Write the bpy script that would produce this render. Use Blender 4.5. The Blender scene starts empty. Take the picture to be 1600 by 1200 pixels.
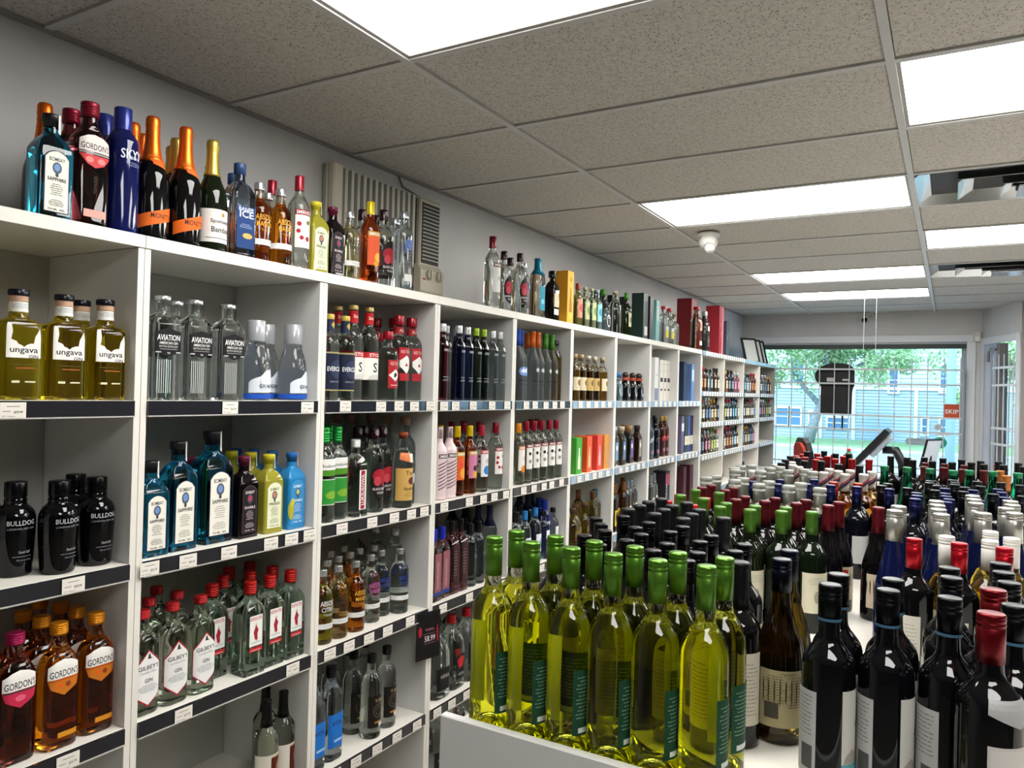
import bpy, bmesh, math, random
from mathutils import Vector, Matrix
random.seed(7)
PI = math.pi
# ---------------------------------------------------------------- camera, world, exposure
sc = bpy.context.scene
COL = sc.collection
cam_d = bpy.data.cameras.new('camera'); cam = bpy.data.objects.new('camera', cam_d); COL.objects.link(cam)
cam_d.sensor_width = 36; cam_d.lens = 26.61; cam_d.clip_start = .02; cam_d.clip_end = 300
YAW, PITCH, ROLL = 0.52564, 0.00798, 0.0260
cam.matrix_world = (Matrix.Translation((0, 0, 1.65)) @ Matrix.Rotation(YAW, 4, 'Z') @
                    Matrix.Rotation(PI/2 + PITCH, 4, 'X') @ Matrix.Rotation(ROLL, 4, 'Z'))
sc.camera = cam
sc.view_settings.view_transform = 'Standard'; sc.view_settings.look = 'None'
sc.view_settings.gamma = 1; sc.view_settings.use_curve_mapping = False
sc.view_settings.exposure = EXPOSURE = 0.0
PANEL_POWER = 17.5
w = bpy.data.worlds.new('sky'); sc.world = w; w.use_nodes = True
wn = w.node_tree.nodes['Background']; wn.inputs[0].default_value = (.50, .74, 1.0, 1); wn.inputs[1].default_value = 4.6
sun_d = bpy.data.lights.new('sun', 'SUN'); sun_d.energy = 3.0; sun_d.angle = .2; sun_d.color = (1, .97, .9)
sun = bpy.data.objects.new('sun', sun_d); COL.objects.link(sun); sun.rotation_euler = (math.radians(40), 0, math.radians(-20))
sc.cycles.max_bounces = 18; sc.cycles.transmission_bounces = 16; sc.cycles.glossy_bounces = 5; sc.cycles.diffuse_bounces = 4
sc.cycles.transparent_max_bounces = 12; sc.cycles.caustics_refractive = True; sc.cycles.caustics_reflective = False
sc.cycles.blur_glossy = 1.0; sc.cycles.sample_clamp_indirect = 6; sc.cycles.use_denoising = True
sc.cycles.use_adaptive_sampling = True; sc.cycles.adaptive_threshold = 0.015
# ---------------------------------------------------------------- the products
# key: (object name, description, shape, height, width, depth, glass, fill colour/line, cap(type, colour, height, factor), patches)   (mm)
W, K, R, G, N = 'e9e7e1', '101012', 'a81420', '2f7d35', '16244a'
P = {}
SLIM = {'bom1': 1, 'bom175': 1, 'bramble': .97, 'citr': .97, 'blues': .97, 'gooB': .86, 'gooO': .86, 'gooG': .86, 'julio': .84, 'julioB': .84, 'tassb': .86, 'kett': .86, 'whis': 1, 'whis2': 1, 'skyy': 1, 'banff': 1}
def pr(key, name, desc, sh, h, w, d, glass, cap, lab=(), fill=None, extra=()):
    if sh == 'box': w, d = w*.86, d*.95; lab = [tuple([q[0], q[1]*.86] + list(q[2:3]) + [q[3]*.86] + list(q[4:])) if q[0] in 'rel' else q if q[0] == 't' else ('p', [(u*.86, z) for u, z in q[1]], q[2]) for q in lab]
    elif sh != 'square' or w != 78:
        if key[0] != 'w' and key not in ('ung','bull','gorO','gorP','gorS','avi','mare','gil','mion','spum','jug','jugk'): w, d = w*SLIM.get(key, .92), d*SLIM.get(key, .92)
    P[key] = dict(name=name, desc=desc, sh=sh, h=h, w=w, d=d, glass=glass, cap=cap, lab=list(lab), fill=fill, extra=list(extra))
pr('ung', 'gin_bottle', 'yellow gin bottle, torn white label', 'oval', 243, 94, 58, 'g:e2cd24', ('cyl', '15181f', 14, 1.25),
   [('p', [(-36,92),(-36,168),(-28,168),(-24,150),(-27,132),(-16,128),(-12,122),(-6,120),(0,116),(6,121),(14,124),(20,124),(23,140),(28,148),(33,158),(36,140),(36,92)], W),
    ('t','ungava',0,106,58,13,K), ('t','GIN',20,95,20,8,'333333'), ('r',0,78,56,1.5,'5a4a10'), ('r',4,70,40,2,'b0602a'), ('r',-16,40,16,5,'d8d8b0'), ('r',14,40,22,3,'d8d8b0')],
   extra=[('neck_label', [('r',0,204,110,22,'e5e2d8'), ('l',0,206,40,12,4,'6b86a8'), ('r',0,222,110,12,'c09a80')])])
pr('bull', 'gin_bottle', 'stout black gin bottle, silver lettering', 'stout', 212, 84, 84, 'o:050507', ('cyl', '050507', 34, 1.12),
   [('t','BULLDOG',0,122,60,11,'b9b9bd'), ('t','LONDON DRY GIN',0,109,58,4.5,'84848a'), ('t','David Gaff',8,56,26,6,'a5a5aa'), ('r',4,46,44,1.2,'84848a'), ('t','40% alc/vol 750ml',8,38,34,3.5,'84848a')])
pr('gorO', 'gin_bottle', 'amber gin bottle with orange cap', 'flask', 284, 84, 58, 'g:d27c16', ('rib', 'd98a10', 27, 1.28),
   [('p', [(-37,160),(-37,190),(-20,200),(0,204),(20,200),(37,190),(37,160),(30,140),(0,122),(-30,140)], 'c4701c'),
    ('p', [(-37,162),(-37,190),(-20,200),(0,204),(20,200),(37,190),(37,162)], W), ('t',"GORDON'S",0,173,66,16,'22262e'), ('r',0,159,70,3,'b3471c'),
    ('e',-8,146,12,12,'d95f18'), ('e',8,146,12,12,'8a3c14'), ('r',10,32,46,12,'d08a1e')], fill=('cfa890', 222))
pr('gorP', 'gin_bottle', 'pink gin bottle with magenta cap', 'flask', 284, 84, 58, 'g:96503c', ('rib', 'a01650', 27, 1.28),
   [('p', [(-37,160),(-37,190),(-20,200),(0,204),(20,200),(37,190),(37,160),(30,140),(0,122),(-30,140)], 'c22a4c'),
    ('p', [(-37,162),(-37,190),(-20,200),(0,204),(20,200),(37,190),(37,162)], W), ('t',"GORDON'S",0,173,66,16,'22262e'), ('r',0,159,70,3,'1d3b3a'), ('e',0,144,22,14,'e0607c')], fill=('cfb0a8', 222))
pr('gorS', 'gin_bottle', 'tall rose gin bottle with crimson cap', 'flask', 300, 88, 60, 'g:6c2b30', ('rib', '7d1028', 36, 1.3),
   [('p', [(-38,178),(-38,206),(-20,216),(0,220),(20,216),(38,206),(38,178)], 'd9cfca'), ('t',"GORDON'S",0,190,68,15,'3a2a30'), ('r',0,174,74,4,'999496'),
    ('p', [(-38,170),(38,170),(20,148),(0,140),(-20,148)], 'c4383c'), ('e',-14,158,18,14,'e8807a'), ('e',14,158,18,14,'e8807a'), ('t','TENDER',0,100,44,6,'2a2024',90), ('r',2,32,54,18,'d69a90')])
pr('avi', 'gin_bottle', 'clear gin bottle, black hexagon label', 'avi', 271, 82, 64, 'g:dfe6e2', ('cyl', 'c9cbcd', 12, 1.45),
   [('p', [(-38,124),(-38,176),(-12,184),(0,187),(12,184),(38,176),(38,124),(12,117),(0,113),(-12,117)], K),
    ('t','AVIATION',0,162,64,15,'f0f0ee'), ('t','AMERICAN GIN',0,148,52,7,'e0e0dc'), ('t','BATCH DISTILLED',0,139,52,5,'c8c8c4'), ('r',0,132,50,1.2,'a8a8a8'), ('t','VI',0,122,8,5,'e0e0e0'), ('r',-28,124,14,3,'bbbbbb'), ('r',28,124,14,3,'bbbbbb')],
   extra=[('neck_seal', [('r',14,238,8,56,K), ('r',14,238,3,40,'8a8a8a')]), ('embossing', [('r',u,62,1.6,86,'cfd6d4') for u in (-30,-24,-18,-12,-6,0,6)])])
pr('mare', 'gin_bottle', 'clear blue-based gin bottle, silver cap', 'bell', 237, 90, 84, 'g:e4ebf5', ('cyl', 'a9acb0', 62, 1.08),
   [('p', [(-44,22),(-44,52),(-36,60),(-24,66),(-10,70),(4,84),(14,92),(24,88),(32,96),(40,84),(48,66),(50,24)], 'd4dbe4'), ('t','GIN MARE',16,42,60,12,'303a50'), ('r',16,32,60,1,'b0b8c4'), ('r',16,128,30,2,'566')],
   fill=None, extra=[('base_ring', [('r',0,12,260,14,'1a4fb0')])])
def bombay(key, desc, h, w, d, glass, capc, labc, ink, fill=None, edge='17203a', seal='d9d9d4', gem='6f8fc4'):
    f = h/243.0; g = w/76.0
    pr(key, 'gin_bottle', desc, 'square', h, w, d, glass, ('cork', capc, 30*f, 1.25),
       [('p', [(-27*g,16*f),(-27*g,140*f),(-20*g,150*f),(-10*g,155*f),(0,157*f),(10*g,155*f),(20*g,150*f),(27*g,140*f),(27*g,16*f)], edge),
        ('p', [(-25*g,18*f),(-25*g,139*f),(-18*g,148*f),(-9*g,153*f),(0,155*f),(9*g,153*f),(18*g,148*f),(25*g,139*f),(25*g,18*f)], labc),
        ('t','BOMBAY',0,136*f,34*g,9*f,ink), ('e',0,117*f,20*g,26*f,'4a5264'), ('e',0,118*f,13*g,17*f,gem), ('e',0,101*f,7*g,9*f,'3a3a3a'), ('t','SAPPHIRE' if edge=='17203a' else 'PRESSE' if glass[2:3]=='9' else 'BRAMBLE',0,91*f,40*g,8*f,ink),
        ('l',0,68*f,28*g,28*f,6,ink), ('l',0,38*f,34*g,16*f,4,ink), ('t','750 ML  40%',0,23*f,36*g,4*f,ink)], fill=fill,
       extra=[('neck_seal', [('r',9*g,222*f,7*g,40*f,seal), ('e',9*g,204*f,9*g,12*f,seal)])])
bombay('bom75', 'square blue gin bottle, arched label', 243, 78, 62, 'g:2cbce6', '0d0f14', 'e6e3d8', '20242c')
bombay('bom1', 'larger square blue gin bottle, arched label', 289, 86, 68, 'g:24b0de', '0d0f14', 'e6e3d8', '20242c')
bombay('bom175', 'largest square blue gin bottle, arched label', 312, 100, 78, 'g:24b0de', '0d0f14', 'e6e3d8', '20242c')
bombay('bramble', 'square black gin bottle, dark ornate label', 236, 74, 60, 'o:0d0709', '5a1030', '1c1518', 'd8c8c8', edge='4a3a3e', seal='d8b0c0', gem='b03048')
bombay('citr', 'square lemon-yellow gin bottle', 236, 76, 60, 'o:918c30', 'c9bc2a', 'e0e2c4', '4a5a3a', edge='d8dcc0', seal='dfe0a0', gem='c08060')
bombay('blues', 'square bright blue gin bottle, yellow artwork', 236, 76, 60, 'o:2a7fb8', '2468b0', '3a8cc4', 'e0f0f8', edge='3c90c4', seal='d8a090', gem='b8c890')
P['blues']['lab'].append(('e',-26,60,22,60,'a8a838')); P['blues']['lab'].append(('e',-22,84,16,24,'c8b838'))
pr('gil', 'gin_bottle', 'clear gin bottle, red-edged diamond label', 'flask', 262, 82, 58, 'g:d5ddcc', ('rib', 'b01c24', 22, 1.2),
   [('p', [(-39,52),(-39,124),(0,166),(39,124),(39,52),(0,20)], 'a01c2a'), ('p', [(-37,54),(-37,122),(0,161),(37,122),(37,54),(0,25)], 'e4e4e2'),
    ('p', [(-4,142),(-1,154),(3,156),(5,146),(10,142)], '333333'), ('t',"GILBEY'S",0,121,58,11,'1c1c22'), ('t','London Dry',0,108,44,7,'888'), ('t','GIN',0,88,22,10,'2a2a30'), ('l',0,68,56,20,5,'6c7078')])
pr('beef', 'gin_bottle', 'square pale-green gin bottle, guard emblem label', 'square', 268, 78, 62, 'g:d4e4d6', ('rib', 'b41c18', 38, 1.2),
   [('r',0,128,46,88,'e6e6e2'), ('t','BEEFEATER',0,163,42,10,'b01c28'), ('p', [(-4,100),(-6,112),(-9,124),(-4,136),(-3,142),(3,142),(4,136),(9,130),(5,118),(6,104),(2,96),(-1,104)], '9c1c2c'), ('e',0,146,6,6,'caa090'),
    ('t','London Dry',0,94,34,5,'555'), ('r',0,74,46,12,'b8242c'), ('r',0,72,34,2,'e0c0c0')])
pr('drumk', 'rum_bottle', 'clear bottle with tall black capsule', 'wine', 290, 82, 82, 'g:dde3d8', ('foil', '0c0c0e', 78, 1.08),
   [('r',0,80,120,110,'d8d4c6'), ('r',24,78,62,104,'54180f'), ('e',30,90,36,50,'a08468'), ('r',24,128,62,4,'b8a888')])
pr('ever', 'spirit_bottle', 'clear spirit bottle, navy band label', 'vodka', 286, 74, 74, 'g:d5dbd2', ('cyl', 'b9a24a', 18, 1.15),
   [('r',0,94,190,122,'161d33'), ('r',0,157,190,5,'a39a6a'), ('r',0,34,190,4,'a39a6a'), ('e',0,104,52,60,'2c3550'), ('t','EVERCLEAR',0,104,70,15,'e8e8ea'), ('t','GRAIN ALCOHOL',0,62,50,5,'9aa0b0')],
   extra=[('neck_label', [('r',0,250,110,46,'18223c'), ('p', [(-8,250),(0,262),(8,250),(0,238)], 'b9a24a')])])
pr('stoli', 'vodka_bottle', 'tall clear vodka bottle, red-and-white label', 'vodka', 331, 80, 80, 'g:dbe1dc', ('cyl', 'b8a060', 16, 1.18),
   [('r',0,120,130,96,'e8e6e0'), ('r',0,160,130,20,'b5202a'), ('t','STOLI',0,160,48,12,'f0eeea'), ('t','S',0,116,18,34,'1a1a1a'), ('l',0,84,50,14,3,'777'), ('r',0,74,60,1.5,'333')],
   extra=[('neck_label', [('r',0,290,118,42,'b4161e'), ('t','Stoli',0,292,24,12,'e8d8c8')])])
pr('tass', 'vodka_bottle', 'clear vodka bottle, red maple-leaf label', 'vodka', 252, 82, 60, 'g:dbe1dc', ('cyl', '8c1420', 30, 1.3),
   [('r',0,96,60,102,'a8202a'), ('p', [(-28,92),(0,114),(28,92),(0,70)], W), ('p', [(0,104),(-4,98),(-8,98),(-6,92),(-9,88),(-2,88),(0,82),(2,88),(9,88),(6,92),(8,98),(4,98)], '2a1a1a'), ('t','RED TASSEL',0,134,44,12,'e0b0a8'), ('r',0,56,40,3,'e0b0a8')])
pr('tassb', 'vodka_bottle', 'large clear vodka bottle, red collar and label', 'vodka', 318, 98, 76, 'g:dbe1dc', ('cyl', '8c1420', 36, 1.3),
   [('r',0,170,66,56,'a8202a'), ('p', [(-30,148),(0,168),(30,148),(30,128),(0,100),(-30,128)], W), ('p', [(0,142),(-8,128),(8,128)], 'a01820'), ('r',0,88,60,28,'a8202a'), ('t','RED TASSEL',0,182,52,12,'e0b0a8')],
   extra=[('neck_label', [('r',0,262,112,26,'8e1620'), ('t','ALC',0,262,26,12,'d8b8b0')])])
pr('mosk', 'vodka_bottle', 'clear vodka bottle, green cap and label', 'vodka', 311, 80, 80, 'g:d9e0dc', ('rib', '1d9a3c', 54, 1.12),
   [('r',0,190,200,36,'e4e4e0'), ('t','Moskovskaya',0,184,90,14,'26302a'), ('r',0,162,200,18,'4c8a22'), ('r',0,100,86,84,'dfe6d8'), ('r',0,100,82,80,'2f8a34'), ('e',0,90,50,26,'7aa832')])
pr('luk', 'vodka_bottle', 'clear square vodka bottle, vertical red label', 'square', 264, 76, 76, 'g:d3d9d6', ('rib', 'd4d4d2', 28, 1.2),
   [('r',4,92,34,136,'e8e6e4'), ('r',4,92,20,132,'8e1a26'), ('t','LUKSUSOWA',4,92,106,14,'ece8e4',90)])
pr('cher', 'vodka_bottle', 'clear vodka bottle, black-cherry oval label', 'vodka', 300, 84, 84, 'g:dbe1dc', ('cyl', '2a0c14', 40, 1.12),
   [('e',0,116,78,134,'160a0e'), ('e',-4,132,58,46,'a01c2a'), ('e',-14,112,28,34,'b8404a'), ('e',12,112,28,34,'98202e'), ('t','BLACK CHERRY',0,84,62,9,'e0d8d8'), ('t','VODKA',0,70,34,8,'d0c8c8')],
   extra=[('cap_emblem', [('e',0,284,18,22,'8a8488')])])
pr('tito', 'vodka_bottle', 'clear vodka bottle, tan label, copper cap', 'vodka', 280, 84, 84, 'g:dbe1dc', ('cork', '9c4424', 24, 1.2),
   [('r',0,88,130,120,'c9a25a'), ('t',"Tito's",0,130,52,18,'7a3020'), ('e',4,100,36,30,'6a2418'), ('t','Handmade',0,72,62,13,'2a1c10'), ('l',0,50,60,20,4,'6a4a20')],
   extra=[('shoulder_label', [('p', [(-50,180),(-50,206),(20,200),(46,186),(46,172),(0,168)], 'e2dcd0'), ('p', [(-50,180),(-50,206),(-8,204),(-8,170)], 'e08050'), ('p', [(6,176),(12,194),(20,178)], '222')])])
pr('kett', 'vodka_bottle', 'tall frosted vodka bottle, cork stopper', 'vodka', 338, 96, 96, 'f:dce4e2', ('cork', '9a7a68', 34, 1.35),
   [('t','KETEL ONE',10,190,50,16,'3c4a48'), ('t','FRENCH VODKA',12,150,50,7,'3c4a48'), ('r',10,164,40,1.5,'667'), ('e',10,100,36,40,'c0d0cc')])
def absolut(key, desc, h, glass, ink, flav, fill=None):
    f = h/240.0
    pr(key, 'vodka_bottle', desc, 'vodka', h, 78*f**.8, 78*f**.8, glass, ('cyl', 'c4c6c8', 22*f, 1.12),
       [('t','ABSOLUT',4,134*f,70*f,17*f,ink), ('t',flav,4,114*f,62*f,15*f,ink), ('l',4,96*f,52*f,8*f,2,ink)], fill=fill,
       extra=[('back_label', [('r',0,60*f,130*f,17*f,'dcdcd8'), ('l',8,60*f,60*f,9*f,3,'8a8e98')])])
absolut('absC', 'yellow-green vodka bottle, pale lettering', 240, 'g:c9c43a', 'dde0d8', 'CITRON', ('dfe3dd', 196))
absolut('absV', 'pale yellow vodka bottle, black lettering', 240, 'g:d8d2a0', '1a1a1e', 'VANILIA', ('dfe3dd', 196))
absolut('absM', 'orange vodka bottle, gold lettering', 240, 'g:d8801c', 'd8a030', 'MANDRIN', ('d8c8b8', 196))
absolut('absR', 'clear vodka bottle, pink lettering', 240, 'g:dbe1dc', 'c060a0', 'RASPBERRI')
absolut('absB', 'clear vodka bottle, blue lettering', 240, 'g:dbe1dc', '1c3c8c', 'VODKA')
absolut('absL', 'large clear vodka bottle, blue lettering', 302, 'g:dbe1dc', '1c3c8c', 'VODKA')
pr('vox', 'vodka_bottle', 'clear vodka bottle, bright blue label', 'flask', 308, 92, 72, 'g:d3dde4', ('rib', '101014', 36, 1.25),
   [('r',0,100,74,112,'1e6cc0'), ('t','VOL',0,124,48,14,'12244c'), ('r',6,66,40,8,'9cc0e8')])
pr('tad', 'vodka_bottle', 'clear vodka bottle, black spiral label', 'vodka', 292, 82, 82, 'g:dbe1dc', ('rib', '0d0d10', 30, 1.15),
   [('r',0,96,84,112,'15130f'), ('t','T-80',0,134,34,12,'b09468'), ('e',0,98,48,50,'5a5040'), ('e',0,98,42,44,'15130f'), ('e',0,98,30,32,'5a5040'), ('e',0,98,25,27,'15130f'), ('r',0,58,34,7,'a87838'), ('r',14,48,28,14,'d0d0cc')])
def ciroc(key, desc, glass, capc):
    pr(key, 'vodka_bottle', desc, 'slim', 312, 62, 62, glass, ('rib', capc, 34, 1.15), [('t','CIROC',0,205,34,10,'c8ccd0'), ('r',0,96,36,1.5,'b8bcc4'), ('l',0,84,40,10,3,'a8acb4'), ('e',0,232,16,20,'5a62a0' if '2' in glass[2:4] else 'd0d4d4')])
ciroc('cirB', 'slim blue-tinted vodka bottle, silver cap', 'g:4c5c96', 'c9ccd0')
ciroc('cirG', 'slim dark-green vodka bottle, green cap', 'g:5a6a52', '86a428')
ciroc('cirC', 'slim clear vodka bottle, silver cap', 'g:cdd5d4', 'c9ccd0')
ciroc('cirR', 'slim red vodka bottle, silver cap', 'g:a8303a', 'c9ccd0')
def smir(key, desc, h, glass, capc, lc, bandc, art, fill=None, ex=()):
    f = h/292.0
    pr(key, 'vodka_bottle', desc, 'smir', h, 74*f, 74*f, glass, ('cyl', capc, 46*f, 1.1),
       [('r',0,126*f,66*f,116*f,lc), ('r',0,176*f,66*f,17*f,bandc), ('t','SMIRNOFF',0,176*f,58*f,11*f,'ece8e2')]+[('e',u*f,z*f,s*f,s*f,c) for u,z,s,c in art]+list(ex), fill=fill)
smir('smR', 'clear vodka bottle, raspberry label, red cap', 300, 'g:dbe1d8', '8c1626', 'e6e2dc', '8a1422', [(-20,140,14,'a81c30'),(-22,118,13,'a81c30'),(-12,98,13,'98182a'),(8,96,15,'a81c30'),(10,146,14,'6a7a3a')])
smir('smY', 'orange-pink vodka bottle, yellow cap', 292, 'g:d06828', 'dcb80c', 'd8602c', 'c8a830', [(4,96,44,'e0a040'),(-10,132,20,'d84838')])
smir('smK', 'pink-lemon vodka bottle, yellow cap', 292, 'g:cc6a34', 'dcb80c', 'c87aa0', 'c0a040', [(0,110,26,'3a2030'),(0,84,30,'d8a030')])
smir('smF', 'vodka bottle, red, white and blue label', 292, 'g:dbe1dc', 'a81c34', 'e0e0e0', 'b02030', [(0,96,40,'2a78b8'),(0,136,22,'b8b8b8')])
smir('smX', 'clear vodka bottle, black vine label', 300, 'g:dbe1d8', '8c1626', 'e2e0da', '7c1020', [(-14,140,16,'222'),(10,134,14,'222'),(14,106,14,'222'),(-12,104,18,'8a8a84')])
smir('smO', 'vodka bottle, orange label and orange cap', 292, 'g:dcdcd0', 'dc8a10', 'e2ddd4', 'd07a20', [(0,126,20,'c8c4b8'),(0,76,36,'d88020')])
smir('smS', 'pink striped vodka bottle, mint stripes', 292, 'o:d8c4c6', 'd8c0c4', 'd8c4c6', '3a2028', [], ex=[('p', [(-34,z),(-34,z+4),(34,z+34),(34,z+30)], '4a2830') for z in (40,54,68,82,96,110,124,138)])
smir('smP', 'peach-orange vodka bottle, yellow cap', 300, 'g:d0541c', 'dcc01c', 'dc5a30', 'c89020', [(10,96,34,'f0b040'),(0,74,20,'d8a020')])
smir('smL', 'large clear vodka bottle, dark red cap', 330, 'g:dde2de', '701420', 'd8dad6', '5a1418', [(0,124,20,'b8b0ac')])
pr('pinkb', 'vodka_bottle', 'tall pink square bottle, black trim', 'square', 300, 66, 56, 'g:a05a60', ('cyl', '181010', 44, 1.1),
   [('r',0,126,30,150,'3a1820'), ('l',0,126,24,110,9,'c8a8a8'), ('r',0,40,56,10,'301018'), ('p', [(-28,206),(28,214),(28,218),(-28,210)], 'd8b8b8')])
pr('whip', 'vodka_bottle', 'pink-filled bottle, vertical white lettering', 'square', 286, 64, 52, 'g:c89a98', ('cyl', '1c2cb0', 50, 1.1),
   [('r',0,110,44,160,'8a5058'), ('l',0,104,14,110,18,'dcdcdc'), ('r',0,30,56,14,'1c3c80')])
pr('kap', 'vodka_bottle', 'clear bottle with black cap and tag', 'vodka', 270, 74, 74, 'g:c4ccce', ('cyl', '0e0e12', 50, 1.15), [('r',10,150,34,8,'22262c'), ('l',10,130,34,12,3,'99a')])
pr('nav', 'vodka_bottle', 'clear vodka bottle, tall navy cap', 'vodka', 325, 76, 76, 'g:b8c2c6', ('foil', '141a38', 90, 1.1), [('r',0,150,40,60,'9aa4aa')])
pr('jug', 'vodka_jug', 'large clear jug, black-and-red label', 'jug', 300, 112, 100, 'g:dbe1dc', ('cyl', 'b01420', 34, 1.15),
   [('r',14,92,84,100,'0e0c0e'), ('p', [(-20,120),(6,134),(30,130),(20,92),(-6,84)], 'b41c20'), ('t','VODKA',14,60,56,12,'a8a8a8')])
pr('jugk', 'vodka_jug', 'large clear jug, black label, black cap', 'jug', 300, 112, 100, 'g:d6dcda', ('cyl', '0c0c0e', 34, 1.15), [('r',0,80,90,90,'141214'), ('t','VODKA',0,90,56,14,'a8a8a8')])
def goose(key, desc, capc, art):
    pr(key, 'vodka_bottle', desc, 'goose', 340, 84, 84, 'f:c4cacb', ('foil', capc, 78, 1.12), [('t','GREY GOOSE',0,96,62,8,'26303c'), ('l',0,78,40,10,2,'5a6470')]+art)
goose('gooB', 'frosted vodka bottle, blue foil neck', '1f3f94', [('e',0,140,60,44,'6c8cc4'), ('p', [(-20,140),(10,160),(4,132)], 'e4e8f0')])
goose('gooO', 'frosted vodka bottle, orange foil neck', 'c05a1a', [('e',0,150,30,20,'a8b0b4')])
goose('gooG', 'frosted vodka bottle, green foil neck', '3e7a1c', [('e',0,150,30,20,'a8b0b4')])
pr('tall', 'vodka_bottle', 'straight pale-gold bottle, black cap', 'slim', 315, 72, 72, 'g:c2a850', ('cyl', '17171a', 26, 1.15), [('t','AN ICON',0,200,40,10,'4a3a18'), ('t','LONDON',0,186,40,10,'4a3a18')], fill=('d8d8cc', 236))
pr('skyy', 'vodka_bottle', 'cobalt blue vodka bottle, white lettering', 'slim', 318, 80, 80, 'o:0c1448', ('cyl', '232f7c', 66, 1.15),
   [('t','SKYY',4,198,58,24,'e8eaf2'), ('t','VODKA',8,190,34,7,'c0c6dc'), ('l',8,174,44,12,3,'98a0c8')])
pr('mion', 'sparkling_wine', 'black prosecco bottle, orange foil and sash', 'champ', 328, 90, 90, 'o:070708', ('champ', 'd8641a', 122, 1.0),
   [('p', [(-56,28),(-56,62),(56,98),(56,64)], 'd8641c'), ('t','MIONETTO',6,64,62,13,'2a1a10')],
   extra=[('neck_label', [('p', [(-22,198),(-22,224),(22,214),(22,188)], 'd25c14')])])
pr('spum', 'sparkling_wine', 'green sparkling wine bottle, gold foil', 'champ', 320, 86, 86, 'o:0c1408', ('champ', 'b8a24c', 104, 1.0),
   [('r',0,74,120,92,'d6d4d0'), ('r',4,106,10,10,'a88838'), ('t','Spumante',0,86,64,14,'26261e'), ('t','Bambino',4,64,66,15,'26261e'), ('r',0,40,90,1.5,'555')])
pr('banff', 'vodka_bottle', 'square clear vodka bottle, blue ice label', 'square', 276, 76, 66, 'g:b8c6d4', ('cork', '24406c', 54, 1.15),
   [('r',0,88,62,120,'1c3c70'), ('t','BANFF',0,140,50,11,'d0dcea'), ('t','ICE',2,126,48,20,'eef2f8'), ('l',0,92,44,14,3,'b0c4dc'), ('e',6,64,34,16,'c8a458')])
pr('elit', 'vodka_bottle', 'clear fluted vodka bottle, silver cap', 'slim', 300, 76, 76, 'g:cfd8dc', ('cyl', 'b4b8bc', 26, 1.15),
   [('r',0,176,44,34,'5a70a8'), ('l',0,140,44,70,6,'a8b0b8'), ('r',6,50,60,26,'dcdcd8')])
pr('coc', 'liqueur_bottle', 'clear liqueur bottle, teal neck and label', 'flask', 300, 96, 70, 'g:b4a894', ('foil', '0e6e86', 84, 1.15), [('r',0,100,58,120,'1c88a0'), ('e',0,84,34,26,'7cc0cc')])
pr('blk', 'liqueur_bottle', 'black bottle, cream label, wide black cap', 'square', 262, 74, 60, 'o:0c0a08', ('cyl', '0c0c0c', 34, 1.6), [('r',0,110,50,70,'c8b898'), ('r',0,50,50,30,'d8d4cc')])
pr('miniC', 'liqueur_bottle', 'small clear bottle, green floral label', 'vodka', 232, 62, 62, 'g:c8d0a8', ('cork', '9aa07c', 24, 1.2), [('r',0,100,58,100,'b0b88a'), ('e',0,100,36,50,'6a8a50')])
pr('miniP', 'liqueur_bottle', 'small clear bottle, pink floral label', 'vodka', 240, 62, 62, 'g:ccc090', ('cyl', '7a2a20', 34, 1.2), [('r',0,100,56,100,'c89078'), ('e',0,104,38,46,'b85a50')])
pr('miniT', 'liqueur_bottle', 'small clear bottle, turquoise label', 'vodka', 235, 62, 62, 'g:b8d4d0', ('cork', '8aa0a0', 24, 1.2), [('r',0,100,56,100,'8cc0c8'), ('e',0,104,38,46,'4c90a0')])
pr('ovl', 'tequila_bottle', 'squat grey bottle with white oval label', 'round', 180, 90, 60, 'o:3a4648', ('cork', '2a2a2c', 36, 1.3), [('e',0,66,48,74,'dcdcd8'), ('t','1942',0,66,30,14,'555')])
pr('clrt', 'vodka_bottle', 'clear vodka bottle, gold-topped', 'vodka', 268, 84, 84, 'g:d4dad0', ('cork', 'a8a080', 26, 1.2), [('r',10,100,30,90,'6a7050'), ('l',-10,100,30,70,6,'445')])
pr('absn', 'absinthe_bottle', 'dark green bottle, pale label, green cap', 'wine', 285, 76, 76, 'o:141c0c', ('foil', '3a7a20', 44, 1.1), [('r',0,110,52,90,'b8b890'), ('e',0,110,34,40,'6a6a48')])
pr('redt', 'vodka_bottle', 'clear bottle, red cap, yellow-white label', 'vodka', 270, 82, 70, 'g:d0d8d4', ('cyl', 'a01820', 22, 1.25), [('r',0,70,60,50,'d8d048'), ('r',0,110,60,26,'d8dcdc')])
pr('whis', 'whisky_bottle', 'clear whisky bottle, red cap, peach label', 'flask', 355, 120, 80, 'g:a89880', ('cyl', 'a01820', 24, 1.2), [('r',10,200,66,76,'d8a088'), ('r',6,60,60,34,'d8d4d0'), ('e',-16,200,30,40,'6a3020')])
pr('whis2', 'whisky_bottle', 'dark whisky bottle, silver cap', 'flask', 345, 112, 76, 'o:2a2824', ('cyl', 'a0a8a8', 40, 1.2), [('r',10,200,60,40,'c8ccd0'), ('r',6,90,64,90,'3c3c3c'), ('l',6,100,50,30,4,'c8c8c8')])
def teq(key, desc, labc, capc='b09a70'):
    pr(key, 'tequila_bottle', desc, 'vodka', 256, 72, 72, 'g:a07a28', ('cork', capc, 34, 1.15), [('r',0,94,84,72,labc), ('e',0,100,30,36,'7a5a30'), ('l',0,74,50,16,3,'5a4a30')], fill=('d8d4c4', 168))
teq('teq1', 'gold tequila bottle, cream label, cork top', 'd4c8a8')
teq('teq2', 'gold tequila bottle, ornate tan label', 'c0a468', 'c8c0b0')
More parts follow.
